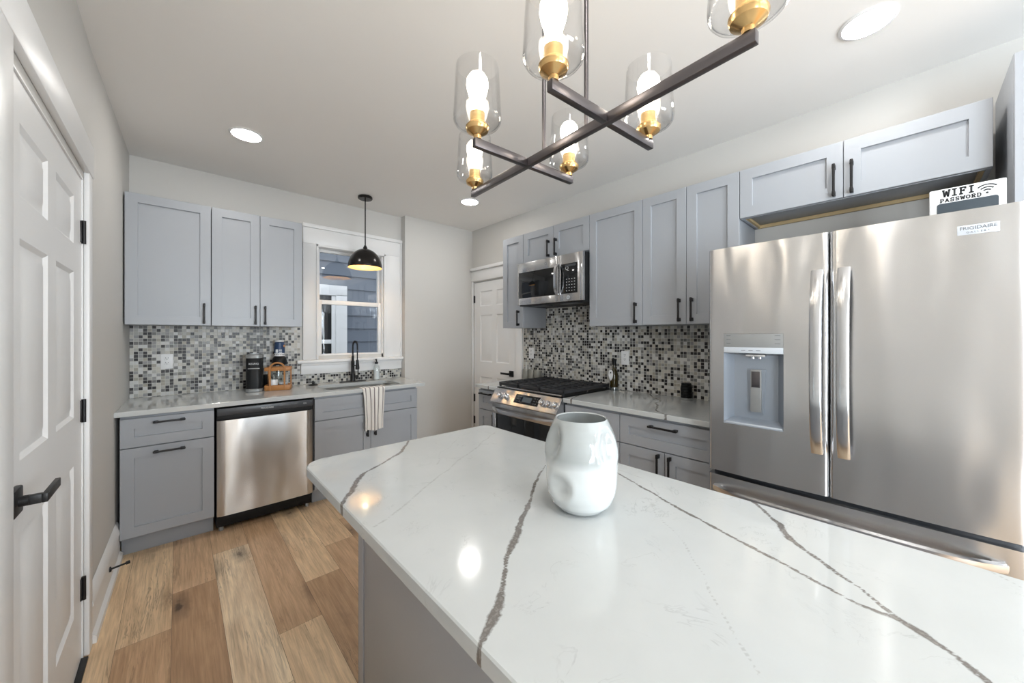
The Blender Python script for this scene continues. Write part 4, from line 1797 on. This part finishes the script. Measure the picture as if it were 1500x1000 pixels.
m.build('lettering', M['letter_black'], sg)

# ------------------------------------------------------------------ things on the right counter
t = thing('bottle', 'dark olive-green bottle with black stopper and white tag on the right counter', 'bottle', (2.735, 1.700, .918))
MB().lathe([(0, 0), (.032, 0), (.035, .004), (.035, .028), (0, .030)], seg=24).build('glass_foot', M['bottle_glass'], t)
MB().lathe([(0, .0305), (.033, .0305), (.034, .035), (.034, .130), (.028, .155), (.016, .180), (.013, .190), (.013, .215), (0, .215)], seg=24).build('bottle_body', M['amber'], t)
MB().lathe([(0, .2155), (.016, .2155), (.018, .24), (.022, .262), (.020, .266), (0, .266)], seg=20).build('stopper', M['black_plastic'], t)
m = MB()
out = [(.0, -.052), (.016, -.030), (.021, .0), (.018, .028), (.008, .042), (-.008, .042), (-.018, .028), (-.021, .0), (-.016, -.030)]
m.prism(out, lambda a, b: (-.037, .010 + a * 1.0, .135 + b), lambda a, b: (-.0355, .010 + a * 1.0, .135 + b))
tg = m.build('paper_tag', M['porcelain'], t)
m = MB()
m.cyl((-.0378, .010, .150), .006, .001, 'x', 14)
m.build('tag_stamp', M['letter_black'], tg)

t = thing('jar', 'small black ribbed jar on the counter beside the fridge', 'jar', (2.715, 1.095, .918))
MB().lathe([(0, 0), (.042, 0), (.044, .004), (.044, .012), (.040, .016)], seg=28).build('jar_base', M['silver_grey'], t)
pr = [(0, .0162), (.037, .0162)]
for i in range(4):
    z = .018 + i * .021
    pr += [(.038, z), (.038, z + .017), (.035, z + .019)]
pr += [(.036, .104), (.0, .104)]
MB().lathe(pr, seg=28).build('jar_body', M['black_plastic'], t)
MB().lathe([(0, .1045), (.034, .1045), (.034, .118), (.030, .121), (0, .121)], seg=28).build('jar_lid', M['black_plastic'], t)

for i, (x, y, lab) in enumerate(((2.72, 2.745, 'galvanised canister by the white door, leftmost of the three beside the range'),
                                 (2.72, 2.662, 'galvanised canister between two others on the short counter left of the range'),
                                 (2.72, 2.580, 'galvanised canister nearest the range, rightmost of the three'))):
    if i == 0:
        cn = thing('metal_canister', lab, 'canister', (x, y, .918), 0, 'galvanised canisters left of the range')
        MB().lathe([(0, 0), (.037, 0), (.038, .003), (.038, .100), (.0395, .102), (.0395, .106), (.037, .107), (.036, .104), (.036, .006), (0, .006)], seg=28).build('can', M['galvanised'], cn)
    else:
        c2 = copy_tree(cn)
        c2.location = (x, y, .918)
        tag(c2, lab, 'canister', 'galvanised canisters left of the range')

# ------------------------------------------------------------------ vase
VX, VY = .809, .605
m = MB()
VP = [(.0, 0), (.045, 0), (.062, .004), (.080, .022), (.0905, .048), (.0945, .078), (.0955, .105), (.097, .130), (.0985, .150), (.0965, .170), (.0905, .195), (.082, .217), (.0745, .233), (.0700, .241)]
# denser profile
prof = []
for (r0, z0), (r1, z1) in zip(VP[1:], VP[2:]):
    for i in range(3):
        prof.append((r0 + (r1 - r0) * i / 3, z0 + (z1 - z0) * i / 3))
prof.append(VP[-1])
dents = [(R(216.9 - 54), .186, .027, .034, .017), (R(216.9 + 47), .178, .027, .038, .016), (R(216.9 - 36), .078, .028, .026, .016), (R(30), .12, .04, .04, .018)]
SEG = 96


def vpt(r, z, a, off=0.0):
    rr2 = r - off
    for da, dz, wa, wz, dep in dents:
        d_ = (a - da + pi) % (2 * pi) - pi
        q2 = (d_ * .095 / wa) ** 2 + ((z - dz) / wz) ** 2
        rr2 -= dep * math.exp(-q2 ** 1.5)
        rr2 += .0022 * math.exp(-((math.sqrt(q2) - 1.45) / .35) ** 2)
    return (rr2 * cos(a), rr2 * sin(a), z)


rings = []
for r, z in prof:
    rings.append(m.ring([vpt(r, z, 2 * pi * i / SEG) for i in range(SEG)]))
rings.append(m.ring([vpt(.0685, .2435, 2 * pi * i / SEG) for i in range(SEG)]))
rings.append(m.ring([vpt(.0665, .2425, 2 * pi * i / SEG) for i in range(SEG)]))
for r, z in prof[::-1]:
    if z > .03:
        rings.append(m.ring([vpt(r, z, 2 * pi * i / SEG, .0055) for i in range(SEG)]))
rings.append(m.ring([(.055 * cos(2 * pi * i / SEG), .055 * sin(2 * pi * i / SEG), .014) for i in range(SEG)]))
for a, b in zip(rings, rings[1:]):
    m.bridge(a, b)
m.cap(rings[0], True)
m.cap(rings[-1])
o = m.build('vase', M['vase'], loc=(VX, VY, .9182), sharp=60)
tag(o, 'glossy white dimpled glass vase standing on the island countertop', 'vase')

# ------------------------------------------------------------------ chandelier
ch = thing('chandelier', 'dark bronze six-light chandelier with clear glass shades over the island', 'chandelier', (.7955, .654, ZC), R(86.27))
BZ0, BZ1 = 1.908 - ZC, 1.932 - ZC
MB().box(-.470, .470, -.0085, .0085, BZ0, BZ1, .0012).build('main_bar', M['bronze'], ch)
for x in (-.146, .152):
    m = MB()
    m.box(x - .0085, x + .0085, -.200, -.0087, BZ0, BZ1, .0012)
    m.box(x - .0085, x + .0085, .0087, .200, BZ0, BZ1, .0012)
    m.build('cross_bar', M['bronze'], ch)
for x in (-.08, .08):
    MB().cyl((x, 0, BZ1 + .0002), .006, -BZ1 - .0262, 'z', 12).build('rod', M['bronze'], ch)
m = MB()
m.box(-.16, .16, -.06, .06, -.026, -.0005, .004)
m.build('ceiling_canopy', M['bronze'], ch)


def lamp(x, y):
    s = MB()
    s.lathe([(0, .0002), (.011, .0002), (.011, .010), (.018, .014), (.030, .022), (.033, .030), (.033, .034), (.030, .036), (.026, .037), (.026, .042), (0, .042)], seg=28)
    so = s.build('lamp_socket', M['brass'], ch, loc=(x, y, BZ1))
    MB().lathe([(0, .0425), (.0205, .0425), (.0205, .072), (.0190, .074), (0, .074)], seg=24).build('sleeve', M['screw'], so)
    gl = MB()
    gl.lathe([(.0265, .0385), (.050, .0385), (.060, .041), (.0655, .048), (.0670, .058), (.0655, .085), (.0595, .200), (.0580, .201), (.0570, .200), (.0630, .085), (.0645, .060), (.0630, .050), (.058, .0445), (.050, .042), (.0265, .042)], seg=48)
    gl.build('glass_shade', M['shade_glass'], so)
    bl = MB()
    bl.lathe([(0, .0745), (.012, .075), (.014, .088), (.020, .110), (.027, .132), (.0305, .150), (.029, .166), (.021, .179), (.010, .185), (0, .186)], seg=28)
    bl.build('bulb', M['bulb'], so)


for x, y in ((-.456, 0), (.456, 0), (-.146, -.188), (-.146, .188), (.152, -.188), (.152, .188)):
    lamp(x, y)

# ------------------------------------------------------------------ pendant over the sink
pn = thing('pendant_lamp', 'small black dome pendant lamp with gilt inside, hanging before the window', 'pendant lamp', (1.331, 3.548, ZC))
MB().lathe([(0, -.001), (.064, -.001), (.066, -.005), (.066, -.020), (.060, -.026), (0, -.027)], seg=36).build('ceiling_canopy', M['pendant_outer'], pn)
MB().cyl((0, 0, -.475), .0055, .4475, 'z', 12).build('stem', M['pendant_outer'], pn)
m = MB()
m.lathe([(0, -.470), (.010, -.471), (.013, -.480), (.020, -.492), (.020, -.500), (0, -.502)], seg=20)
m.build('cap', M['pendant_outer'], pn)
zt, zb, rd_ = -.503, -.683, .1545
outp = [(rd_ * sin(R(a)) , zb + (zt - zb) * cos(R(a))) for a in [0] + list(range(6, 91, 6))]
m = MB()
m.lathe([(0.0, zt)] + outp[1:] + [(rd_ - .0006, zb - .004)], seg=56)
m.build('shade', M['pendant_outer'], pn)
inp = [((rd_ - .003) * sin(R(a)), zb + (zt - .003 - zb) * cos(R(a))) for a in [0] + list(range(6, 91, 6))]
m = MB()
m.lathe([(0.0, zt - .003)] + inp[1:] + [(rd_ - .0008, zb - .0038)], seg=56)
o = m.build('shade_lining', M['pendant_inner'], pn)
o['label'] = 'gilt inside of the shade'
MB().lathe([(0, zt - .004), (.016, zt - .004), (.016, zt - .05), (0, zt - .05)], seg=16).build('lamp_socket', M['pendant_outer'], pn)
MB().lathe([(0, zt - .0505), (.014, zt - .052), (.018, zt - .07), (.029, zt - .10), (.027, zt - .118), (.015, zt - .130), (0, zt - .133)], seg=24).build('bulb', M['pendant_bulb'], pn)

# ------------------------------------------------------------------ recessed lights
spots = [(.336, 2.984, 'round recessed ceiling light in front of the left wall cabinets'),
         (2.150, 2.972, 'round recessed ceiling light seen past the tip of the chandelier, near the corner'),
         (2.172, .124, 'round recessed ceiling light at the upper right, in front of the fridge'),
         (.336, .124, 'added unseen recessed ceiling light over the camera side of the room'),  # this one and the next two are out of view, added as extra light sources
         (.336, -2.3, 'added unseen recessed ceiling light by the rear window, left'),
         (2.150, -2.3, 'added unseen recessed ceiling light by the rear window, right')]
for i, (x, y, lab) in enumerate(spots):
    if i == 0:
        r0_ = thing('recessed_light', lab, 'ceiling light', (x, y, ZC), 0, 'recessed ceiling lights')
        MB().lathe([(.0815, -.0005), (.093, -.0005), (.095, -.003), (.090, -.007), (.0815, -.008), (.0815, -.0005)], seg=48).build('trim_ring', M['porcelain'], r0_)
        MB().lathe([(0, -.0010), (.081, -.0010), (.081, -.006), (.070, -.0075), (0, -.0080)], seg=48).build('lamp_lens', M['lens'], r0_)
    else:
        c2 = copy_tree(r0_)
        c2.location = (x, y, ZC)
        tag(c2, lab, 'ceiling light', 'recessed ceiling lights')

# ------------------------------------------------------------------ door stop
m = MB()
m.cyl((0, 0, 0), .014, .006, 'x', 16)
m.cyl((.006, 0, 0), .005, .060, 'x', 12)
m.cyl((.066, 0, 0), .009, .014, 'x', 14)
o = m.build('door_stop', M['black'], loc=(xl(2.93) + .0165, 2.93, .115), rot=(0, 0, R(20)))
tag(o, 'black rod door stop screwed to the white baseboard', 'door stop')

# ------------------------------------------------------------------ outside the window
NY = 5.90
nh = thing('neighbor_house', 'blue-grey clapboard house wall seen through the kitchen window', 'house', (0, NY, -.6))
m = MB()
EX = .203
for i in range(28):
    z = i * EX
    a = m.ring([(-3, 0, z), (7, 0, z), (7, .026, z + EX + .02), (-3, .026, z + EX + .02)])
    b_ = m.ring([(-3, .016, z), (7, .016, z), (7, .036, z + EX + .02), (-3, .036, z + EX + .02)])
    m.bridge(a, b_)
    m.cap(a)
    m.cap(b_, True)
m.build('siding', M['siding'], nh, loc=(0, 0, .062))
MB().box(-3, 7, .045, .2, 0, 5.8).build('wall_core', M['siding'], nh)
m = MB()
wx1 = 1.925
m.box(wx1 - .16, wx1, -.035, .025, 1.0, 2.60, .004)
m.box(wx1 - 1.2, wx1 + .0, -.035, .025, 2.585, 2.74, .004)
m.box(wx1 - .22, wx1 - .16, -.02, .025, 1.0, 2.58, .004)
m.box(wx1 - 1.04, wx1 - .22, -.02, .025, 1.86, 1.92, .003)
wf = m.build('window_frame', M['white'], nh)
MB().box(wx1 - 1.04, wx1 - .221, -.012, .025, 1.0, 2.58).build('window_pane', M['black_plastic'], wf)
g_ = MB().box(-3.5, 7.5, YB + .14, NY + .3, -.62, -.60).build('ground', M['ground'])
tag(g_, 'strip of ground between the kitchen and the neighbouring house', 'ground')
struct(g_)
bpy.context.view_layer.update()
